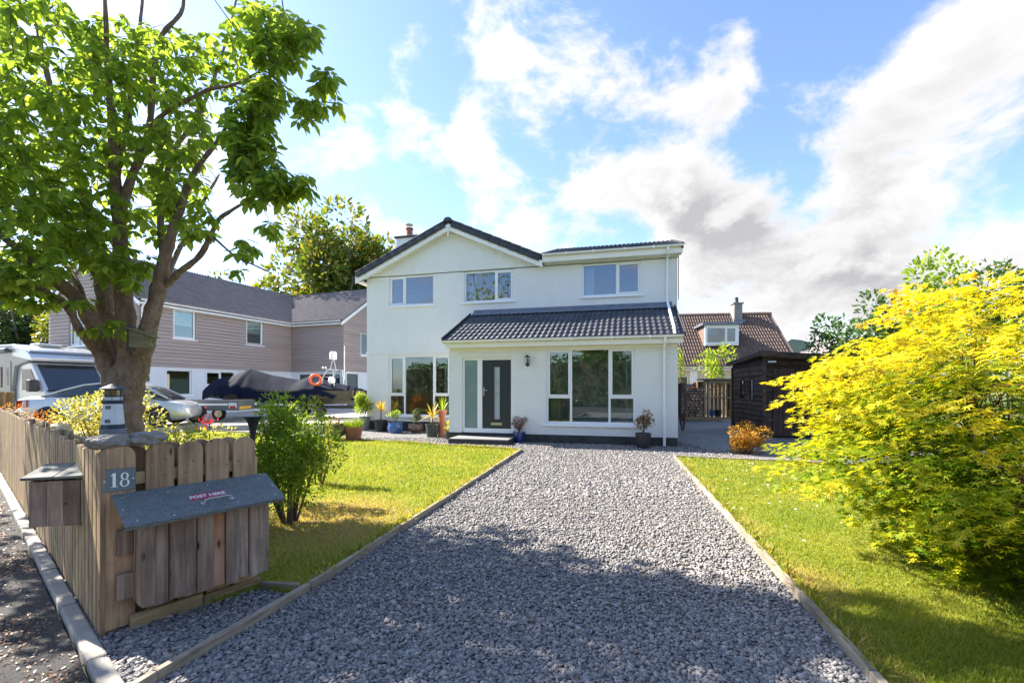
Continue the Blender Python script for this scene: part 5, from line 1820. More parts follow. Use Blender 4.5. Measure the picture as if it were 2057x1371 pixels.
def bush(name, label, cat, c, r, n, size, m, seed=1, lumps=14, group=None, stem=None, fill=.45, T=LEAF_T, TF=LEAF_F, up=.5, sub=None, nst=9):
    t = thing(name, label, cat, Fr(c[0], c[1], 0, max(0, sub or 0)), group)
    pos, d, p = lump_points(c, r, n, lumps, .35, seed, fill)
    keep = pos[:, 2] > (sub or 0) + .02
    pos, d = pos[keep], d[keep]
    dd = d + rng.normal(size=d.shape) * .5 + np.array([0, 0, up * .6])
    nn = rng.normal(size=d.shape) * .55 + np.array([0, 0, 1.]) + d * .4
    leaves('foliage', t, m, pos, dd, nn, size * rng.uniform(.65, 1.25, len(pos)), T, TF)
    mb = MB()
    q = random.Random(seed)
    zb = sub or 0.
    for i in range(nst):
        a = q.uniform(0, 6.28); f = q.uniform(.25, .75)
        e = Vector((c[0] + r[0] * f * math.cos(a), c[1] + r[1] * f * math.sin(a), c[2] + r[2] * q.uniform(-.1, .6)))
        b = Vector((c[0] + .05 * math.cos(a), c[1] + .05 * math.sin(a), zb))
        mid = b.lerp(e, .5) + Vector((q.uniform(-.05, .05), q.uniform(-.05, .05), 0))
        w = .008 + .012 * min(r[0], 1.2)
        mb.tube([b, mid, e], [w, w * .7, w * .25], 5)
    o = mb.build('stems', stem or M_twig, t, WORLD, smooth=True)
    o['kind'] = 'stuff'
    return t


L_tree = leafm('cherry_leaf', [(.115, .20, .032), (.175, .275, .05), (.27, .36, .065)], .64, rough=.5)
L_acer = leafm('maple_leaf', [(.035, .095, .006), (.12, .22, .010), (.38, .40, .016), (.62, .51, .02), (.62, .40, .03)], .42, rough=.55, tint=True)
L_green = leafm('mid_green_leaf', [(.11, .20, .02), (.18, .28, .03), (.28, .36, .045)], .5)
L_varieg = leafm('cream_variegated_leaf', [(.13, .17, .03), (.30, .31, .07), (.50, .48, .20), (.55, .45, .14)], .4)
L_gold = leafm('golden_leaf', [(.16, .20, .02), (.32, .33, .05), (.45, .42, .12)], .42)
L_orange = leafm('orange_leaf', [(.30, .09, .008), (.46, .17, .012), (.40, .24, .03)], .35)
L_rust = leafm('rusty_gold_leaf', [(.32, .20, .025), (.46, .27, .035), (.44, .17, .03), (.36, .29, .05)], .4)
L_far = leafm('far_tree_leaf', [(.06, .11, .015), (.10, .16, .022), (.17, .20, .03), (.20, .17, .05)], .4)
L_far2 = leafm('far_yellow_leaf', [(.08, .13, .015), (.15, .19, .02), (.22, .22, .03)], .4)
L_dark = leafm('dark_hedge_leaf', [(.02, .05, .01), (.035, .075, .015), (.05, .10, .02)], .3)
L_shrub = leafm('shrub_leaf', [(.035, .085, .02), (.06, .13, .03), (.09, .17, .04)], .35)
L_lime = leafm('lime_leaf', [(.14, .24, .015), (.24, .34, .03), (.32, .38, .05)], .45)
L_yucca = leafm('yellow_strap_leaf', [(.42, .30, .03), (.52, .38, .06), (.40, .36, .05)], .35)
L_grey = leafm('grey_green_leaf', [(.10, .13, .085), (.15, .18, .12), (.13, .15, .10)], .3)
L_grassy = leafm('bright_grass', [(.13, .22, .01), (.22, .30, .02)], .4)
L_brown = leafm('brown_red_leaf', [(.14, .085, .04), (.21, .12, .055), (.26, .17, .075), (.12, .09, .03)], .3)
L_succ = leafm('succulent', [(.20, .10, .075), (.27, .15, .11), (.16, .11, .07)], .2)
L_flower = leafm('orange_flower', [(.7, .18, .02), (.75, .3, .03)], .3)
L_redflower = leafm('red_flower', [(.5, .02, .03), (.6, .05, .06)], .3)
L_whitefl = leafm('white_flower', [(.75, .75, .68), (.7, .7, .6)], .3)


# ------------------------------------------------------------------ the big tree by the fence
tb_ = G(250, 1014)
tree = thing('garden_tree', 'broadleaf tree with forked brown trunk and big drooping green leaves', 'tree', Fr(tb_.x, tb_.y, 0))
LIMBS = [
    [(250, 1016, 5.6, 92), (252, 985, 5.6, 78), (252, 930, 5.6, 70), (252, 870, 5.6, 66), (251, 820, 5.6, 68), (250, 780, 5.6, 70), (248, 750, 5.6, 58), (247, 722, 5.6, 20)],
    [(236, 790, 5.6, 40), (226, 760, 5.6, 48), (205, 700, 5.55, 44), (182, 640, 5.45, 38), (150, 595, 5.3, 33), (110, 562, 5.1, 28), (60, 522, 4.9, 20), (0, 470, 4.7, 14), (-80, 400, 4.5, 8), (-170, 340, 4.3, 4)],
    [(212, 735, 5.55, 16), (190, 704, 5.45, 18), (158, 660, 5.2, 18), (140, 622, 5.1, 17), (100, 590, 5.0, 15), (50, 566, 4.8, 12), (0, 545, 4.7, 9), (-90, 500, 4.5, 6), (-200, 470, 4.4, 3)],
    [(242, 790, 5.65, 50), (234, 750, 5.65, 52), (222, 680, 5.7, 47), (214, 610, 5.75, 44), (205, 545, 5.8, 38), (190, 470, 5.9, 30), (165, 380, 6.0, 23), (130, 270, 6.1, 17), (95, 150, 6.2, 12), (70, 20, 6.3, 8), (60, -100, 6.4, 5)],
    [(258, 790, 5.58, 56), (262, 745, 5.58, 58), (256, 680, 5.55, 48), (249, 610, 5.5, 43), (245, 540, 5.5, 38), (240, 460, 5.5, 31), (232, 370, 5.5, 27), (228, 290, 5.45, 23), (222, 200, 5.4, 16), (215, 100, 5.3, 12), (210, -20, 5.2, 8), (205, -150, 5.2, 4)],
    [(264, 790, 5.6, 48), (275, 745, 5.6, 52), (290, 690, 5.55, 43), (303, 640, 5.5, 39), (316, 590, 5.5, 36), (328, 530, 5.45, 30), (345, 470, 5.4, 25), (362, 420, 5.4, 20), (378, 370, 5.35, 16), (405, 325, 5.3, 12), (440, 280, 5.2, 9), (465, 230, 5.1, 5)],
    [(316, 585, 5.5, 17), (336, 570, 5.5, 17), (362, 545, 5.4, 16), (400, 515, 5.3, 15), (425, 470, 5.25, 12), (440, 440, 5.2, 11), (470, 420, 5.1, 8), (512, 392, 5.0, 5), (545, 360, 5.0, 3)],
    [(425, 472, 5.25, 6), (470, 513, 5.1, 5), (512, 533, 5.0, 4), (545, 548, 4.9, 2)],
    [(240, 450, 5.5, 20), (262, 360, 5.55, 20), (295, 285, 5.6, 18), (305, 200, 5.7, 15), (310, 126, 5.7, 13), (326, 70, 5.75, 11), (362, 28, 5.8, 9), (370, -10, 5.8, 7), (375, -110, 5.8, 4)],
    [(270, 340, 5.5, 14), (300, 265, 5.4, 13), (336, 224, 5.3, 12), (380, 200, 5.2, 10), (424, 178, 5.1, 9), (466, 171, 5.0, 7), (530, 140, 4.95, 5), (590, 95, 4.9, 3), (620, 40, 4.9, 2)],
    [(466, 171, 5.0, 5), (520, 190, 4.95, 4), (590, 205, 4.9, 3), (650, 205, 4.85, 2), (688, 210, 4.8, 1.5)],
    [(200, 560, 5.75, 24), (150, 480, 5.6, 17), (100, 400, 5.5, 13), (50, 330, 5.3, 9), (0, 280, 5.2, 6), (-90, 190, 5.0, 4)],
    [(328, 530, 5.45, 14), (322, 450, 5.6, 16), (330, 380, 5.8, 14), (350, 300, 5.9, 12), (395, 240, 6.0, 9), (440, 130, 6.1, 7), (470, 20, 6.1, 5), (490, -80, 6.2, 3)],
    [(232, 330, 5.5, 14), (260, 240, 5.7, 12), (262, 150, 5.8, 10), (280, 60, 5.9, 8), (290, -60, 6.0, 5)],
    [(130, 270, 6.1, 12), (60, 200, 5.9, 9), (-20, 120, 5.6, 7), (-120, 40, 5.4, 4)],
    [(182, 640, 5.45, 18), (140, 540, 5.9, 15), (90, 470, 6.4, 11), (30, 400, 6.9, 8), (-60, 320, 7.3, 5)],
    [(316, 590, 5.5, 18), (360, 500, 6.1, 13), (400, 420, 6.7, 9), (440, 350, 7.1, 5)],
]
nodes = []
mb = MB()
tk = MB()
for li, L_ in enumerate(LIMBS):
    P3 = [P(a, b, Y) for a, b, Y, w in L_]
    rr = [w * (.76 if li else .86) / 2 / F_ * Y for a, b, Y, w in L_]
    pts, rad = [], []
    for i in range(len(P3) - 1):
        for k in range(5):
            f = k / 5
            p0, p1, p2, p3 = P3[max(i - 1, 0)], P3[i], P3[i + 1], P3[min(i + 2, len(P3) - 1)]
            pts.append(.5 * ((2 * p1) + (-p0 + p2) * f + (2 * p0 - 5 * p1 + 4 * p2 - p3) * f * f + (-p0 + 3 * p1 - 3 * p2 + p3) * f ** 3))
            wob = 1 + .08 * math.sin(i * 2.1 + k * 1.7 + li) + .05 * math.sin(i * 5.3 + k * 2.9 + li * 2)
            rad.append((rr[i] + (rr[i + 1] - rr[i]) * f) * wob)
    pts.append(P3[-1]); rad.append(rr[-1])
    (tk if li == 0 else mb).tube(pts, rad, 20 if li < 6 else 9)
    if li:
        nodes += [(p, r_) for p, r_ in zip(pts, rad) if r_ < .085]
tk.build('trunk', M_bark, tree, WORLD, smooth='all', jitter=.006)
mb.build('limb', M_bark, tree, WORLD, smooth='all', jitter=.0035)
# leaf bunches: where they hang in the crown (pixel ellipse, depth range, how many)
REG = [(80, 90, 120, 110, 4.6, 6.8, 90), (60, 270, 110, 110, 4.3, 6.6, 95), (50, 420, 90, 90, 4.3, 6.4, 95), (70, 520, 80, 50, 4.4, 5.6, 40), (160, 400, 90, 90, 4.8, 6.5, 60), (190, 250, 90, 100, 4.7, 6.6, 80),
       (180, 480, 70, 60, 4.8, 6.0, 44), (60, 590, 60, 20, 4.6, 5.2, 10), (260, 520, 45, 35, 5.0, 5.5, 14), (300, 420, 60, 60, 5.0, 6.8, 34), (360, 360, 60, 60, 4.9, 7.0, 38), (390, 440, 45, 40, 4.9, 6.0, 16), (300, 300, 70, 60, 4.9, 6.5, 40), (370, 250, 60, 70, 4.9, 6.3, 34),
       (240, 110, 80, 90, 4.8, 6.5, 54), (330, 130, 70, 80, 5.0, 6.5, 40), (430, 120, 60, 60, 4.9, 6.3, 30), (505, 240, 48, 70, 4.7, 5.2, 50), (515, 340, 50, 70, 4.7, 5.2, 55), (475, 300, 30, 60, 4.8, 5.3, 18), (540, 180, 40, 35, 4.7, 5.2, 22),
       (560, 95, 60, 45, 4.6, 5.2, 34), (520, 50, 70, 45, 4.6, 5.8, 26), (600, 60, 35, 30, 4.6, 5.1, 14), (650, 160, 22, 28, 4.7, 5.0, 8), (640, 205, 40, 12, 4.7, 5.0, 9), (612, 235, 14, 18, 4.7, 5., 3), (605, 370, 28, 22, 4.8, 5.1, 10), (565, 385, 30, 25, 4.8, 5.1, 12),
       (540, 460, 18, 16, 4.8, 5.1, 4), (490, 495, 20, 18, 4.9, 5.2, 5), (482, 540, 14, 12, 4.9, 5.1, 2), (225, 655, 24, 20, 5.15, 5.3, 4), (178, 655, 12, 8, 5.1, 5.3, 2), (238, 560, 40, 25, 5.0, 5.3, 8), (130, 600, 60, 18, 4.7, 5.2, 6), (20, 560, 40, 30, 4.5, 5.0, 16),
       (-160, 300, 170, 330, 4.0, 6.6, 190), (-60, 150, 110, 220, 4.2, 6.6, 70), (150, -140, 300, 120, 4.3, 6.8, 105), (480, -90, 100, 60, 4.6, 6.0, 14), (-150, 520, 120, 60, 3.9, 5.4, 50)]
cl = []
g_ = random.Random(5)
for cx_, cy_, rx_, ry_, Y0, Y1, n in REG:
    for _ in range(int(n * 1.5)):
        a = g_.uniform(0, 6.283); q = math.sqrt(g_.random())
        cl.append(P(cx_ + rx_ * q * math.cos(a), cy_ + ry_ * q * math.sin(a), g_.uniform(Y0, Y1)))
npn = np.array([n_[0] for n_ in nodes]); 
def near(p, arr):
    d2 = ((arr - np.array(p)) ** 2).sum(1); i = int(d2.argmin()); return i, math.sqrt(d2[i])
order = sorted(cl, key=lambda p: near(p, npn)[1])
arr = [tuple(n_[0]) for n_ in nodes]
tw_ = MB()
pos, dirs, nrms, sizes = [], [], [], []
for p in order:
    i, dd = near(p, np.array(arr))
    b = Vector(arr[i])
    if dd > .02:
        mid = b.lerp(p, .5) + Vector((g_.uniform(-.05, .05), g_.uniform(-.05, .05), g_.uniform(.0, .08) * dd * 2))
        w = min(.011, .0035 + .006 * dd)
        tw_.tube([b, mid, p], [w, w * .75, .0025], 4, False)
        if dd > .25: arr.append(tuple(mid))
    arr.append(tuple(p))
    k = g_.randint(5, 8)
    tilt = Vector((g_.uniform(-.5, .5), g_.uniform(-.5, .5), 0))
    for j in range(k):
        a = 2 * math.pi * (j + g_.uniform(-.3, .3)) / k
        el = g_.uniform(-1.15, -.05)
        d = Vector((math.cos(a) * math.cos(el), math.sin(a) * math.cos(el), math.sin(el))) + tilt * .5
        pos.append(tuple(p + d * .018)); dirs.append(tuple(d))
        nn = Vector((math.cos(a) * .5, math.sin(a) * .5, 1)) + Vector((g_.uniform(-.4, .4), g_.uniform(-.4, .4), 0))
        nrms.append(tuple(nn)); sizes.append(g_.uniform(.09, .17))
o = tw_.build('twigs', M_twig, tree, WORLD, smooth='all'); o['kind'] = 'stuff'
pos, dirs, nrms, sizes = map(np.array, (pos, dirs, nrms, sizes))


def split_leaves(owner, m, pos, dirs, nrms, sizes, T, TF, tint=None, count=300, pad=0):
    """the leaves that show largest become objects, the rest one part"""
    px = CX + F_ * pos[:, 0] / np.maximum(pos[:, 1], .1)
    py = HY - F_ * (pos[:, 2] - HC) / np.maximum(pos[:, 1], .1)
    score = sizes / np.maximum(pos[:, 1], .5)
    score = np.where((px > pad) & (px < 2057 - pad) & (py > pad) & (py < 1371), score, 0)
    idx = np.argsort(-score)
    big, rest = idx[:count], idx[count:]
    rots = frames(dirs[big], nrms[big])
    mes = {}
    for i, k in enumerate(big):
        key = round(float(tint[k]) * 6) if tint is not None else 0
        if key not in mes:
            mes[key] = npmesh('leaf', T, TF, m, np.full(len(T), key / 6.) if tint is not None else None, smooth=True)
        M = Matrix([list(rots[i][r_] * sizes[k]) + [float(pos[k][r_])] for r_ in range(3)] + [[0, 0, 0, 1]])
        inst('leaf', mes[key], owner, M)
    leaves('foliage', owner, m, pos[rest], dirs[rest], nrms[rest], sizes[rest], T, TF, None if tint is None else tint[rest])


split_leaves(tree, L_tree, pos, dirs, nrms, sizes, LEAF_T, LEAF_F)
# nest box on the trunk
nb = P(287, 680, 5.22)
nbx = thing('bird_box', 'mossy wooden bird box with sloping roof fixed to the tree', 'bird box', Fr(nb.x, nb.y, 6, nb.z))
MB().prism([(-.115, -.10), (.09, -.10), (.10, .02), (-.115, .10)], 'y', -.055, -.043).build('side', M_boxwood, nbx)
MB().prism([(-.115, -.10), (.09, -.10), (.10, .02), (-.115, .10)], 'y', .043, .055).build('side', M_boxwood, nbx)
MB().box(-.11, .085, -.042, .042, -.10, -.088).build('floor_board', M_boxwood, nbx)
MB().prism([(.088, -.10), (.104, -.10), (.114, .02), (.098, .02)], 'y', -.054, .054).build('front', M_boxwood, nbx)
MB().lathe([(.018, 0), (.018, .004)], 12).build('entrance_hole', M_black, nbx, M=WM[nbx.name] @ Matrix.Translation((.1065, 0, -.03)) @ Matrix.Rotation(R(90), 4, 'Y'))
MB().prism([(-.13, .112), (.135, .012), (.135, .026), (-.13, .126)], 'y', -.07, .07).build('roof', M_boxwood, nbx)
MB().box(-.132, -.116, -.06, .06, -.14, .15).build('back_board', M_blackmetal, nbx)

# ------------------------------------------------------------------ yellow maple on the right lawn
ac = Vector((4.06, 3.42, 1.06)); ar = Vector((1.50, 1.36, 1.12))
acer = thing('yellow_maple', 'golden yellow maple with layered sprays of star shaped leaves', 'tree', Fr(ac.x, ac.y, 0))
g_ = random.Random(9)
mb = MB()
pos, dirs, nrms, sizes, tint = [], [], [], [], []
root = Vector((ac.x, ac.y, .0))
forks = []
for i in range(7):
    a = 2 * math.pi * i / 7 + .3
    e = Vector((ac.x + math.cos(a) * .55, ac.y + math.sin(a) * .5, 0.75 + .35 * g_.random()))
    mb.tube([root + Vector((math.cos(a) * .05, math.sin(a) * .05, 0)), root.lerp(e, .5) + Vector((0, 0, .1)), e], [.024, .016, .008], 7)
    forks += [root.lerp(e, .5), e]
for s in range(2000):
    d = Vector((g_.gauss(0, 1), g_.gauss(0, 1), g_.gauss(0, 1))).normalized()
    r_ = .32 + .70 * g_.random() ** .55
    lump = 1 + .10 * math.sin(4 * d.x + 2.1) * math.sin(5 * d.y + 1.) + .08 * math.sin(9 * d.z + 3 * d.x)
    c = Vector((ac.x + d.x * ar.x * r_ * lump, ac.y + d.y * ar.y * r_ * lump, ac.z + d.z * ar.z * r_ * lump))
    if c.z < .06 or c.y < 1.5:
        continue
    out = Vector((d.x, d.y, 0)); out = out.normalized() if out.length > .1 else Vector((g_.uniform(-1, 1), g_.uniform(-1, 1), 0)).normalized()
    ang = g_.uniform(-.7, .7)
    out = Vector((out.x * math.cos(ang) - out.y * math.sin(ang), out.x * math.sin(ang) + out.y * math.cos(ang), g_.uniform(-.12, .25)))
    lat = Vector((-out.y, out.x, 0)).normalized()
    L_ = g_.uniform(.26, .50)
    if s % 9 == 0:
        b = min(forks, key=lambda q: (q - c).length)
        mb.tube([b, b.lerp(c, .6) + Vector((0, 0, .08)), c, c + out * L_ * .8], [.006, .005, .003, .0015], 4, False)
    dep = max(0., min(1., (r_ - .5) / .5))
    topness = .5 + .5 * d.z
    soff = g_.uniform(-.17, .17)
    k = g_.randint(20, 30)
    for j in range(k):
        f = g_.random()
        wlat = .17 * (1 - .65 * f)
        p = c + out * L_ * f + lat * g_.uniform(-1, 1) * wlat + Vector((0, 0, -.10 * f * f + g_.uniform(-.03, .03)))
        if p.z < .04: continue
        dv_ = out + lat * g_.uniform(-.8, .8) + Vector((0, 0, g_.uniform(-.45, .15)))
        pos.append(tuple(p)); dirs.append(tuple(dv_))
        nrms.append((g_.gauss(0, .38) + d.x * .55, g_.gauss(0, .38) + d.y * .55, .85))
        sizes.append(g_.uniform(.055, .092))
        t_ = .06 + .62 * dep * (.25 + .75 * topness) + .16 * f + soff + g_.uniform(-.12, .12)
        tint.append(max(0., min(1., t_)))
pos, dirs, nrms, sizes, tint = map(np.array, (pos, dirs, nrms, sizes, tint))
mb.build('branches', M_stem_red, acer, WORLD, smooth='all')['kind'] = 'stuff'
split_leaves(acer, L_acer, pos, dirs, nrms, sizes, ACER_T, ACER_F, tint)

# ------------------------------------------------------------------ shrubs round the left lawn
def PB(px, py, Y):
    p = P(px, py, Y); return (p.x, p.y, p.z)
c = P(215, 815, 6.75); bush('variegated_bush', 'cream and yellow variegated bush behind the tree trunk', 'bush', (c.x, c.y, .82), (.86, .62, .80), 5200, .055, L_varieg, 2, 22, fill=.36)
c = P(395, 880, 5.15); bush('golden_bush', 'low golden leaved bush behind the number fence', 'bush', (c.x, c.y, .55), (.60, .42, .56), 3400, .045, L_gold, 3, 20, fill=.36)
c = P(300, 868, 5.6); bush('small_variegated_bush', 'small cream variegated bush right of the tree trunk', 'bush', (c.x, c.y + .5, .45), (.30, .35, .5), 1100, .045, L_varieg, 4, 9)
c = P(578, 890, 4.75); bush('green_bush', 'tall loose green bush growing behind the post box', 'bush', (c.x + .02, c.y, .78), (.50, .46, .72), 10500, .042, L_green, 8, 40, fill=.34, nst=14)
c = P(540, 900, 5.2); bush('back_green_bush', 'yellowish green bush behind the tall loose bush', 'bush', (c.x, c.y + .4, .75), (.38, .35, .62), 2400, .040, L_lime, 12, 16, fill=.36)
c = P(622, 850, 6.3); bush('straggly_bush', 'straggly pale green bush at the lawn edge near the planters', 'bush', (c.x - .05, c.y + .4, .60), (.26, .26, .56), 1100, .04, L_gold, 15, 14, fill=.3)
c = P(45, 830, 8.4); bush('orange_bush', 'orange leaved low bush showing over the street fence', 'bush', (c.x, c.y, .62), (.72, .5, .55), 3400, .045, L_orange, 6, 18, fill=.36)
c = P(135, 838, 7.4); bush('pale_low_bush', 'low pale bush between orange bush and variegated bush', 'bush', (c.x, c.y, .5), (.4, .35, .5), 1300, .045, L_gold, 7, 12)
t = thing('red_flower_clump', 'small clump of red flowers above the golden bush', 'flower', Fr(*P(420, 845, 5.6)[:2], 0))
c = P(421, 848, 5.6); q = rng.normal(size=(60, 3)) * .045 + np.array(c)
leaves('petals', t, L_redflower, q, rdir(60), rdir(60), np.full(60, .035), LEAF_S, LEAF_SF)
MB().tube([(c.x, c.y, 0), (c.x, c.y, c.z)], .006, 5).build('stem', M_twig, t, WORLD)
c = P(1500, 893, 10.05); bush('rusty_bush', 'rounded rusty gold bush at the lawn corner by the shed', 'bush', (c.x, c.y, .37), (.62, .5, .44), 5200, .045, L_rust, 10, 22, fill=.34, stem=M_stem_red)
# tall shrubs behind the maple
for px, py, Y, rx, rz, s, lb_, mm in ((1700, 690, 11.5, 1.1, 1.25, 21, 'dark green shrub left of the maple behind the shed', L_shrub), (1790, 660, 10.5, .9, 1.4, 22, 'taller green shrub behind the top of the maple', L_shrub), (1900, 600, 9.5, .95, 1.5, 23, 'tall pointed leafy shrub rising over the maple', L_green), (2030, 600, 9.0, .9, 1.4, 24, 'green shrub behind the maple at the right edge', L_shrub)):
    c = P(px, py, Y)
    bush('tall_shrub', lb_, 'shrub', (c.x, c.y, c.z - .3), (rx, rx, rz), 2600, .12, mm, s, 16, 'shrubs behind the maple', fill=.4)
# young tree by the log store
c = P(1440, 735, 21.5); bush('sapling', 'thin lime green sapling in front of the brown roofed house', 'tree', (c.x, c.y, c.z), (.95, .8, 1.3), 750, .17, L_lime, 31, 15, fill=.3, nst=8)
c = P(1362, 700, 21.5); bush('small_sapling', 'sprig of lime green leaves at the house corner', 'tree', (c.x, c.y, c.z - .6), (.35, .4, 1.2), 200, .15, L_lime, 32, 7, fill=.35)


# ------------------------------------------------------------------ trees further off
def far_tree(name, label, x, y, h, cr, n, ls, m, seed, lumps=26, zc=.62, rz=.42, group=None, z0=0.):
    t = thing(name, label, 'tree', Fr(x, y, 0, z0), group)
    q = random.Random(seed)
    c = (x, y, z0 + h * zc); r = (cr, cr, h * rz)
    pos, d, p = lump_points(c, r, n, lumps, .55, seed, .34)
    dd = d + rng.normal(size=d.shape) * .6
    nn = rng.normal(size=d.shape) * .6 + np.array([0, 0, .8]) + d * .5
    leaves('crown', t, m, pos, dd, nn, ls * rng.uniform(.65, 1.4, n), LEAF_S, LEAF_SF)
    mb = MB().tube([(x, y, z0 - .1), (x + .1, y, z0 + h * .25), (x, y + .1, z0 + h * .5), (x, y, z0 + h * .78)], [h * .028, h * .022, h * .016, h * .006], 9)
    for i in range(9):
        a = q.uniform(0, 6.28); f = q.uniform(.5, .9); zz = z0 + h * q.uniform(.25, .5)
        e = Vector((x + cr * f * math.cos(a), y + cr * f * math.sin(a), z0 + h * q.uniform(.55, .85)))
        b = Vector((x, y, zz))
        mb.tube([b, b.lerp(e, .5) + Vector((0, 0, h * .03)), e], [h * .011, h * .008, h * .003], 6)
    mb.build('trunk', M_bark_far, t, WORLD, smooth='all')
    return t


far_tree('sycamore', 'big broad tree behind the taupe house, left of the chimney', -13.0, 35, 15.6, 5.0, 14000, .42, L_far, 41, 40, .64, .37)
far_tree('sycamore', 'tree with greener crown rising just left of the white gable', -9.6, 37, 14.6, 3.8, 9500, .40, L_far, 42, 30, .62, .38)
far_tree('background_tree', 'loose yellow green tree over the taupe roof', -18.5, 36, 10.5, 3.2, 3000, .38, L_far2, 43, 20, .66, .34)
far_tree('background_tree', 'small yellow green tree showing over the left taupe ridge', -23.5, 36, 10.8, 2.6, 2200, .38, L_far2, 44, 16, .7, .3)
far_tree('hedgerow_tree', 'dark green tree at the far left behind the motorhome', -29.5, 27.5, 8.6, 3.0, 5000, .30, L_dark, 45, 26, .56, .5)
far_tree('hedgerow_tree', 'sunlit yellow green tree beside the taupe gable', -25.5, 26.0, 7.6, 1.9, 3000, .26, L_far2, 46, 20, .55, .48)
far_tree('hedgerow_tree', 'tall dark tree at the left edge behind the garden tree', -35, 31, 10.5, 3.6, 4000, .34, L_dark, 47, 24, .6, .45)
# tall hedge and trees across the road, seen
hx = thing('roadside_hedge', 'tall dense hedge across the road reflected in the lower windows', 'hedge', Fr(0, -10.5, 0))
n = 11000
q = np.stack([rng.uniform(-26, 22, n), -10.5 + rng.choice([-.7, .7], n) * rng.uniform(.7, 1.1, n), rng.uniform(.05, 3.6, n)], 1)
q[:2500, 1] = -10.5 + rng.uniform(-.7, .7, 2500); q[:2500, 2] = 3.5 + rng.random(2500) * .4
leaves('foliage', hx, L_shrub, q, rdir(n), rdir(n) + np.array([0, .6, .4]), rng.uniform(.2, .42, n), LEAF_S, LEAF_SF)
MB().box(-26, 22, -.45, .45, 0, 3.4).build('core', M_twig, hx)
# across the road, seen in the window panes
for i, (x, y, h, cr) in enumerate(((-7., -15, 9.5, 3.8), (1.5, -17, 10.5, 4.2), (10., -15, 8.5, 3.6), (-16, -15, 9., 4.))):
    far_tree('roadside_tree', ['leafy tree across the road reflected in the left windows', 'tallest tree across the road reflected in the lounge window', 'tree across the road reflected at the right of the lounge window', 'tree across the road furthest left in the reflections'][i], x, y, h, cr, 3000, .42, L_far, 60 + i, 22, .52, .48)


# ------------------------------------------------------------------ pots in front of the house
def pot_base(name, label, px, yb, group='plant pots in front of the house'):
    p = G(px, yb)
    t = thing(name, label, 'potted plant', Fr(p.x, p.y, -14.2), group)
    return t, p.y


def pot(t, Y, w_top, w_bot, hpx, m, shape='taper', n=22):
    k = Y / F_
    r1, r0, h = w_top * k / 2, w_bot * k / 2, hpx * k
    if shape == 'taper':
        pr = [(r0, 0), (r0 * .35 + r1 * .65, h * .6), (r1 * .96, h * .88), (r1, h * .885), (r1, h), (r1 * .9, h), (r1 * .86, h * .9)]
    elif shape == 'bulb':
        pr = [(r0, 0), (r1 * 1.02, h * .42), (r1 * 1.04, h * .55), (r1 * .92, h * .88), (r1 * .98, h * .96), (r1 * .98, h), (r1 * .88, h), (r1 * .85, h * .9)]
    elif shape == 'bowl':
        pr = [(r0 * .7, 0), (r0 * .72, h * .18), (r0 * .55, h * .25), (r1 * .8, h * .5), (r1 * .97, h * .85), (r1, h * .9), (r1, h), (r1 * .93, h), (r1 * .9, h * .92)]
    MB().lathe(pr, n).build('pot', m, t, smooth=True)
    MB().lathe([(r1 * .88, h * .90), (r1 * .86, h * .93), (.01, h * .94)], n).build('soil', M_soil, t)
    return r1, h


def strap(t, z0, n, L_, w, m, lean=(.25, 1.25), droop=.35, seed=1, name='leaf', c=(0, 0)):
    q = random.Random(seed)
    for i in range(n):
        a = 2 * math.pi * i / n * 1.618 * 2 + q.uniform(-.2, .2)
        el = q.uniform(*lean)
        L = L_ * q.uniform(.75, 1.1)
        V = []
        for k, f in enumerate((0, .3, .65, 1.)):
            r_ = L * f * math.cos(el); z = z0 + L * f * math.sin(el) - droop * L * f * f * math.cos(el)
            ww = w * (.7, 1., .8, .05)[k]
            V += [(c[0] + r_ * math.cos(a) - ww * math.sin(a), c[1] + r_ * math.sin(a) + ww * math.cos(a), z), (c[0] + r_ * math.cos(a) + ww * math.sin(a), c[1] + r_ * math.sin(a) - ww * math.cos(a), z)]
        MB().add(V, [(0, 1, 3, 2), (2, 3, 5, 4), (4, 5, 7, 6)]).build(name, m, t, smooth='all')


def tuft(t, fr, c, r, n, ls, m, seed, lumps=8, name='foliage', up=.4, T=LEAF_T, TF=LEAF_F):
    pos, d, p = lump_points(c, r, n, lumps, .3, seed, .42)
    dd = d + rng.normal(size=d.shape) * .5 + np.array([0, 0, up])
    nn = rng.normal(size=d.shape) * .6 + np.array([0, 0, 1.])
    leaves(name, t, m, pos, dd, nn, ls * rng.uniform(.7, 1.25, n), T, TF, fr=fr)


def frame_of(t):
    class _F: pass
    f = _F(); f.M = WM[t.name]; return f


def stems(t, z0, z1, n, sp, m=None, w=.006, seed=1):
    q = random.Random(seed)
    for i in range(n):
        a = q.uniform(0, 6.28)
        e = (sp * math.cos(a) * q.uniform(.4, 1), sp * math.sin(a) * q.uniform(.4, 1), z1 * q.uniform(.85, 1.))
        MB().tube([(0, 0, z0), (e[0] * .4, e[1] * .4, (z0 + z1) / 2), e], [w, w * .8, w * .4], 5).build('stem', m or M_twig, t, smooth=True)


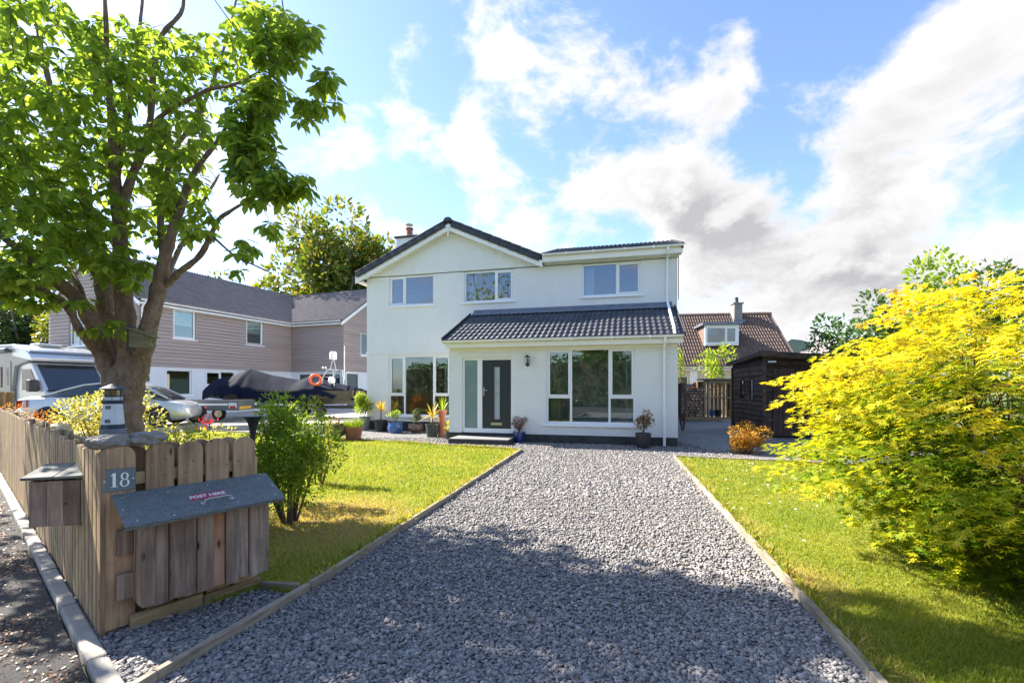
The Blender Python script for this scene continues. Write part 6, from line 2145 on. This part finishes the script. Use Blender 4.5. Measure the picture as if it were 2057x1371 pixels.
t, Y = pot_base('planter_bowl', 'brown footed stone bowl planted with orange flowers', 674, 886)
r1, h = pot(t, Y, 40, 24, 24, M_stonepot, 'bowl')
tuft(t, frame_of(t), (0, 0, h + .07), (r1 * .95, r1 * .8, .16), 420, .055, L_green, 5)
tuft(t, frame_of(t), (0, 0, h + .22), (r1 * .8, r1 * .7, .12), 40, .05, L_flower, 6, name='flowers')
MB().lathe([(r1 * .6, h + .02), (r1 * .75, h + .14), (r1 * .78, h + .16), (r1 * .65, h + .155)], 18).build('upper_tier', M_stonepot, t, smooth=True)
t, Y = pot_base('grass_pot', 'red brown terracotta pot with a tuft of bright grass', 710, 885)
r1, h = pot(t, Y, 37, 26, 28, M_terra)
q = 240
a = rng.uniform(0, 6.28, q); rr_ = rng.random(q) ** .5 * r1 * .8
pos = np.stack([rr_ * np.cos(a), rr_ * np.sin(a), np.full(q, h * .92)], 1)
dd = np.stack([np.cos(a) * .45, np.sin(a) * .45, np.ones(q)], 1) + rng.normal(size=(q, 3)) * .15
leaves('grass', t, L_grassy, pos, dd, rdir(q), rng.uniform(.18, .34, q), np.array([(0, .022, 0), (0, -.022, 0), (.6, -.018, .02), (.6, .018, .02), (1, 0, .08)]), np.array([(0, 1, 2), (0, 2, 3), (3, 2, 4)]), fr=frame_of(t))
t, Y = pot_base('hydrangea_pot', 'bushy lime green shrub in a tall grey pot', 732, 864)
r1, h = pot(t, Y, 22, 18, 28, M_greypot)
stems(t, h * .9, h + .5, 7, .25)
tuft(t, frame_of(t), (-.06, 0, h + .42), (.46, .40, .40), 1500, .075, L_lime, 9, 16)
for i, (px, yb, wt, wb, hp, dz, lab) in enumerate(((765, 866, 26, 20, 23, 40, 'yellow strap leaved cordyline on a stem in a black pot, nearest the house corner'), (868, 877, 27, 21, 26, 26, 'yellow cordyline with wide spreading leaves in a black pot by the porch'))):
    t, Y = pot_base('cordyline_pot', lab, px, yb)
    r1, h = pot(t, Y, wt, wb, hp, M_greenpot if i else M_black)
    zt_ = h + (.30 if i == 0 else .22)
    MB().tube([(0, 0, h * .9), (.01, 0, zt_)], [.022, .018], 8).build('stem', M_twig, t, smooth=True)
    strap(t, zt_, 40, .46 if i == 0 else .52, .022, L_yucca, (.0, 1.35), .4, 3 + i)
t, Y = pot_base('blue_pot', 'bright blue glazed pot with white flowering shrub below the window', 794, 869)
r1, h = pot(t, Y, 30, 24, 21, M_bluepot, 'bulb')
stems(t, h * .9, h + .28, 6, .2)
tuft(t, frame_of(t), (0, 0, h + .28), (.28, .24, .17), 330, .06, L_green, 11, 10)
tuft(t, frame_of(t), (-.05, -.05, h + .26), (.25, .2, .15), 60, .035, L_whitefl, 12, 8, name='flowers')
t, Y = pot_base('lavender_pot', 'round tan pot with grey green lavender', 835, 868.5)
r1, h = pot(t, Y, 29, 17, 17, M_tanpot, 'bulb')
tuft(t, frame_of(t), (0, 0, h + .26), (.20, .19, .24), 700, .06, L_grey, 13, 9, up=1.2)
t, Y = pot_base('chimney_pot_planter', 'tall ridged terracotta planter with spiky grass against the porch', 888, 876)
k = Y / F_
MB().lathe([(.125, 0), (.13, .06), (.105, .1), (.11, .40), (.105, .66), (.135, .70), (.14, .78), (.12, .785), (.1, .74)], 14, wob=.06).build('pot', M_brick, t, smooth=True)
MB().lathe([(.105, .72), (.01, .74)], 14).build('soil', M_soil, t)
strap(t, .72, 30, .55, .010, L_green, (.7, 1.5), .25, 17)
t, Y = pot_base('pieris_pot', 'small dark green pot with cream and pink shrub beside the step', 903, 881)
r1, h = pot(t, Y, 18, 15, 16, M_greenpot)
tuft(t, frame_of(t), (0, 0, h + .15), (.25, .22, .2), 420, .06, L_varieg, 19, 9)
t, Y = pot_base('navy_pot', 'navy blue glazed pot with brown succulent right of the door', 1043, 888)
r1, h = pot(t, Y, 26, 21, 22, M_navypot, 'taper')
stems(t, h * .9, h + .28, 12, .2, M_stem_red, .010, 4)
tuft(t, frame_of(t), (0, 0, h + .22), (.25, .22, .17), 380, .055, L_succ, 22, 14, up=.8)
t, Y = pot_base('black_pot', 'square looking black tub with brown leaved shrub under the lounge window', 1292, 899)
r1, h = pot(t, Y, 31, 24, 30, M_black)
stems(t, h * .9, h + .35, 7, .2)
tuft(t, frame_of(t), (.02, 0, h + .27), (.27, .25, .27), 650, .055, L_brown, 24, 13, up=.7)
MB().tube([(0, 0, h), (.03, 0, h + .62)], [.006, .003], 5).build('stem', M_twig, t)
# brick planter box behind the bowl
p = G(672, 872)
t = thing('stone_trough', 'low dark brick trough behind the planted bowl', 'planter', Fr(p.x, p.y, -14.2))
for r_ in range(4):
    for c in range(5):
        MB().box(-.55 + c * .235 + (r_ % 2) * .06, -.55 + c * .235 + .225 + (r_ % 2) * .06, 0, .1, .005 + r_ * .085, .005 + r_ * .085 + .077).build('brick', M_stonepot, t, bevel=.006)
MB().box(-.54, .66, .012, .09, 0, .33).build('mortar', M_kerb, t)


# ------------------------------------------------------------------ loose gravel, grass, litter
def stone_mat():
    m, nt, n, l, b = _nt('slate_chipping')
    b.inputs['Roughness'].default_value = .78
    b.inputs['Specular IOR Level'].default_value = .35
    ge = n.new('ShaderNodeNewGeometry')
    col = _ramp(nt, ge.outputs['Random Per Island'], [(0., (.135, .136, .14)), (.35, (.24, .228, .22)), (.7, (.35, .32, .298)), (.93, (.46, .41, .365)), (.97, (.56, .50, .44)), (1., (.34, .20, .12))])
    v = _coords(nt, (1, 1, 1), False)
    f = _noise(nt, v, 120., 3, .6)
    col = _mix(nt, .35, col, _ramp(nt, f, [(.3, (.05, .05, .05)), (.7, (.3, .29, .28))]))
    l.new(col, b.inputs['Base Color'])
    return m


M_chip = stone_mat()
n = 235000
# more stones where they show larger
Yr = 1.55 + (13.2 - 1.55) * rng.random(n) ** 1.7
Xr = rng.uniform(-1.25, .86, n) * (Yr + .1)
KL = [POST + KO * .025, POST + KO * .025 - FD * 3]
lawnl = [(p.x, p.y) for p in map(Vector, LAWN_L)]
lawnr = [(p[0], p[1]) for p in LAWN_R]
ok = ~inpoly(Xr, Yr, lawnl) & ~inpoly(Xr, Yr, lawnr)
# right of the kerb line, in front of the house
ok &= ((Xr - POST.x) * -KO.x + (Yr - POST.y) * -KO.y) > -.02
hu = (Xr - H.x) * H.u[0] + (Yr - H.y) * H.u[1]
hv = (Xr - H.x) * H.v[0] + (Yr - H.y) * H.v[1]
ok &= ~((hu > PL - .02) & (hu < PR + .02) & (hv > PV)) & (hv < 0) & ~((hu > 4.16) & (hu < 5.82) & (hv > PV - .8))
ok &= (hu < 10.9 + .0 * hv) & (hu > -4)
Xr, Yr = Xr[ok], Yr[ok]
N = len(Xr)
T8 = np.array([(1, 0, 0), (0, 1, 0), (-1, 0, 0), (0, -1, 0), (.1, .1, 1), (-.1, 0, -1)])
T8F = np.array([(0, 1, 4), (1, 2, 4), (2, 3, 4), (3, 0, 4), (1, 0, 5), (2, 1, 5), (3, 2, 5), (0, 3, 5)])
pos = np.stack([Xr, Yr, rng.uniform(.001, .012, N)], 1)
nrm_ = rng.normal(size=(N, 3)) * .32 + np.array([0, 0, 1.])
d = rdir(N); d[:, 2] *= .25
rot = frames(d, nrm_)
sz = np.clip(rng.lognormal(math.log(.0158), .33, N), .008, .034) * np.where(Yr > 6, 1.35, 1.)
V = T8[None] * rng.uniform(.65, 1.25, (N, 6, 1)) * np.stack([np.ones(N), rng.uniform(.55, .9, N), rng.uniform(.30, .55, N)], 1)[:, None, :]
V = np.einsum('nij,nmj->nmi', rot, V) * sz[:, None, None] + pos[:, None, :]
Fa = (T8F[None] + (np.arange(N) * 6)[:, None, None]).reshape(-1, 3)
o = inst('gravel', npmesh('gravel', V.reshape(-1, 3), Fa, M_chip))
tag(o, 'loose grey slate chippings covering the drive', 'gravel', None, 'stuff')

# mown grass
L_lawn = leafm('grass_blade', [(.09, .17, .016), (.20, .25, .024), (.33, .325, .06), (.48, .37, .16)], .4, rough=.6, tint=True, spec=.25)
def grass(label, poly, n, ymax, xr):
    X = rng.uniform(xr[0], xr[1], n); Yg = 1.6 + (ymax - 1.6) * rng.random(n) ** 1.9
    if xr[0] < 0: X = -np.abs(rng.random(n)) * (1.2 * Yg) + .25
    else: X = rng.uniform(.12, 1.15, n) * (Yg + .6)
    ok = inpoly(X, Yg, poly)
    X, Yg = X[ok], Yg[ok]
    n = len(X)
    pos = np.stack([X, Yg, np.full(n, .028)], 1)
    dr_ = np.zeros(n)
    for cx_, cy_, r_ in ((-2.0, 5.1, .95), (-1.7, 4.3, .85), (1.95, 3.4, .45), (2.25, 4.8, .3), (2.6, 6.5, .25), (-3.4, 3.9, .7)):
        q = np.hypot(X - cx_, (Yg - cy_)) / r_
        dr_ = np.maximum(dr_, np.clip(1.3 - q, 0, 1))
    patch = np.sin(X * 2.3 + 1.3 * np.sin(Yg * 1.7)) * np.sin(Yg * 2.9 + X) * .5 + .5
    eR = np.abs((X - DR[0].x) - (Yg - DR[0].y) * (DR[1].x - DR[0].x) / (DR[1].y - DR[0].y))
    eL = np.abs((X - DL[0].x) - (Yg - DL[0].y) * (DL[1].x - DL[0].x) / (DL[1].y - DL[0].y))
    wig = .5 + .5 * np.sin(Yg * 3.1 + np.sin(Yg * 7.)) 
    dr_ = np.maximum(dr_, np.clip(1 - np.minimum(eR, eL) / (.10 + .22 * wig), 0, 1) * .8)
    patch2 = np.sin(X * 5.1 + 2 * np.sin(Yg * 3.7)) * np.sin(Yg * 6.3 - X * 2.) * .5 + .5
    tint = np.clip(.02 + .42 * rng.random(n) + .18 * patch + .16 * patch2, 0, 1)
    tint = np.where(rng.random(n) < dr_ * .85, .82 + .18 * rng.random(n), tint)
    d = np.stack([rng.normal(size=n) * .6, rng.normal(size=n) * .6, np.ones(n)], 1)
    sz = rng.uniform(.020, .045, n) * np.where(Yg > 6, 1.15, 1.)
    w = np.clip(Yg / 4.5, 1., 2.6)
    T = np.array([(0, .085, 0), (0, -.085, 0), (.6, .05, .06), (1, 0, .2)])
    TF = np.array([(0, 1, 2), (2, 1, 3)])
    rot = frames(d, rdir(n))
    VV = T[None] * np.stack([np.ones(n), w, np.ones(n)], 1)[:, None, :]
    VV = np.einsum('nij,nmj->nmi', rot, VV) * sz[:, None, None] + pos[:, None, :]
    FF = (TF[None] + (np.arange(n) * 4)[:, None, None]).reshape(-1, 3)
    o = inst('grass', npmesh('grass', VV.reshape(-1, 3), FF, L_lawn, np.repeat(tint, 4)))
    tag(o, label, 'grass', None, 'stuff')
grass('short mown grass of the left lawn', lawnl, 300000, 14., (-12, .3))
grass('short mown grass of the right lawn', lawnr, 240000, 9.6, (1, 9))
# longer tufts the mower misses along the boards
n = 7000
e_ = rng.integers(0, 3, n); f = rng.random(n)
A = np.array([(DL[0].x, DL[0].y), (DR[0].x, DR[0].y), (FARL[1].x, FARL[1].y)]); B = np.array([(DL[1].x, DL[1].y), (DR[1].x, DR[1].y), (FARL[0].x, FARL[0].y)])
q = A[e_] + (B[e_] - A[e_]) * (f ** np.where(e_ == 2, 1., .6))[:, None]
q[:, 0] += np.where(e_ == 0, -1, np.where(e_ == 1, 1, 0)) * rng.uniform(.015, .07, n)
q[:, 1] -= np.where(e_ == 2, rng.uniform(.03, .08, n), 0)
ok = rng.random(n) < .25 + .75 * (np.sin(q[:, 0] * 9 + q[:, 1] * 13) > 0); q = q[ok]; n = len(q)
dd = np.stack([rng.normal(size=n) * .7, rng.normal(size=n) * .7, np.ones(n)], 1)
V, Fa = scatter(np.array([(0, .05, 0), (0, -.05, 0), (.6, .03, .08), (1, 0, .3)]), np.array([(0, 1, 2), (2, 1, 3)]), np.stack([q[:, 0], q[:, 1], np.full(n, .025)], 1), frames(dd, rdir(n)), rng.uniform(.05, .11, n))
o = inst('edge_grass', npmesh('edge_grass', V, Fa, L_lawn, np.repeat(np.clip(rng.normal(.5, .28, n), 0, 1), 4)))
tag(o, 'longer grass tufts leaning over the timber edging boards', 'grass', None, 'stuff')
# daisies on the right lawn
n = 420
X = rng.uniform(2.2, 6.5, n); Yg = 9.1 - 5.2 * rng.random(n) ** 1.6
ok = inpoly(X, Yg, lawnr) & (rng.random(n) < np.clip(.2 + .8 * np.sin(X * 3 + Yg * 2) ** 2, 0, 1)); X, Yg = X[ok], Yg[ok]; n = len(X)
TD = np.array([(0, 0, .2)] + [(math.cos(a_), math.sin(a_), 0) for a_ in np.linspace(0, 2 * math.pi, 7)[:-1]])
FDs = np.array([(0, i, i % 6 + 1) for i in range(1, 7)])
o = leaves('daisies', None, L_whitefl, np.stack([X, Yg, np.full(n, .066)], 1), rdir(n) * np.array([1, 1, .2]), np.array([0, 0, 1.]) + rng.normal(size=(n, 3)) * .3, rng.uniform(.010, .018, n), TD, FDs)
tag(o, 'small white daisies scattered over the right lawn', 'daisies', None, 'stuff')
# leaf litter and grit on the pavement, a few fallen leaves on the drive
L_litter = leafm('brown_litter', [(.14, .06, .035), (.22, .10, .055), (.28, .17, .10), (.08, .045, .03)], .15)
n = 40000
s_ = rng.uniform(-1.6, 10, n); w_ = .13 + np.abs(rng.normal(size=n)) * .75
X = POST.x + FD.x * s_ + KO.x * w_; Yg = POST.y + FD.y * s_ + KO.y * w_
ok = (Yg > 1.4) & (rng.random(n) < .25 + .75 * (np.sin(X * 3.1 + 2 * Yg) * np.sin(Yg * 4.3 - X) > .1)); X, Yg = X[ok], Yg[ok]; n = len(X)
o = leaves('leaf_litter', None, L_litter, np.stack([X, Yg, rng.uniform(.0, .006, n)], 1), rdir(n) * np.array([1, 1, .25]), np.array([0, 0, 1.]) + rng.normal(size=(n, 3)) * .35, rng.uniform(.008, .028, n), LEAF_S, LEAF_SF)
tag(o, 'brown leaf litter lying over the dark pavement', 'litter', None, 'stuff')
n = 900
Yg = 2. + 4 * rng.random(n) ** 1.5; X = rng.uniform(-.9, .75, n) * Yg
ok = ~inpoly(X, Yg, lawnl) & ~inpoly(X, Yg, lawnr) & (((X - POST.x) * -KO.x + (Yg - POST.y) * -KO.y) > 0) & (np.sin(X * 2.3 + 4) * np.sin(Yg * 2.1) > .15); X, Yg = X[ok], Yg[ok]; n = len(X)
o = leaves('fallen_leaves', None, L_litter, np.stack([X, Yg, np.full(n, .02)], 1), rdir(n) * np.array([1, 1, .3]), np.array([0, 0, 1.]) + rng.normal(size=(n, 3)) * .3, rng.uniform(.012, .04, n), LEAF_S, LEAF_SF)
tag(o, 'dry brown leaves and twigs dropped on the gravel drive', 'litter', None, 'stuff')
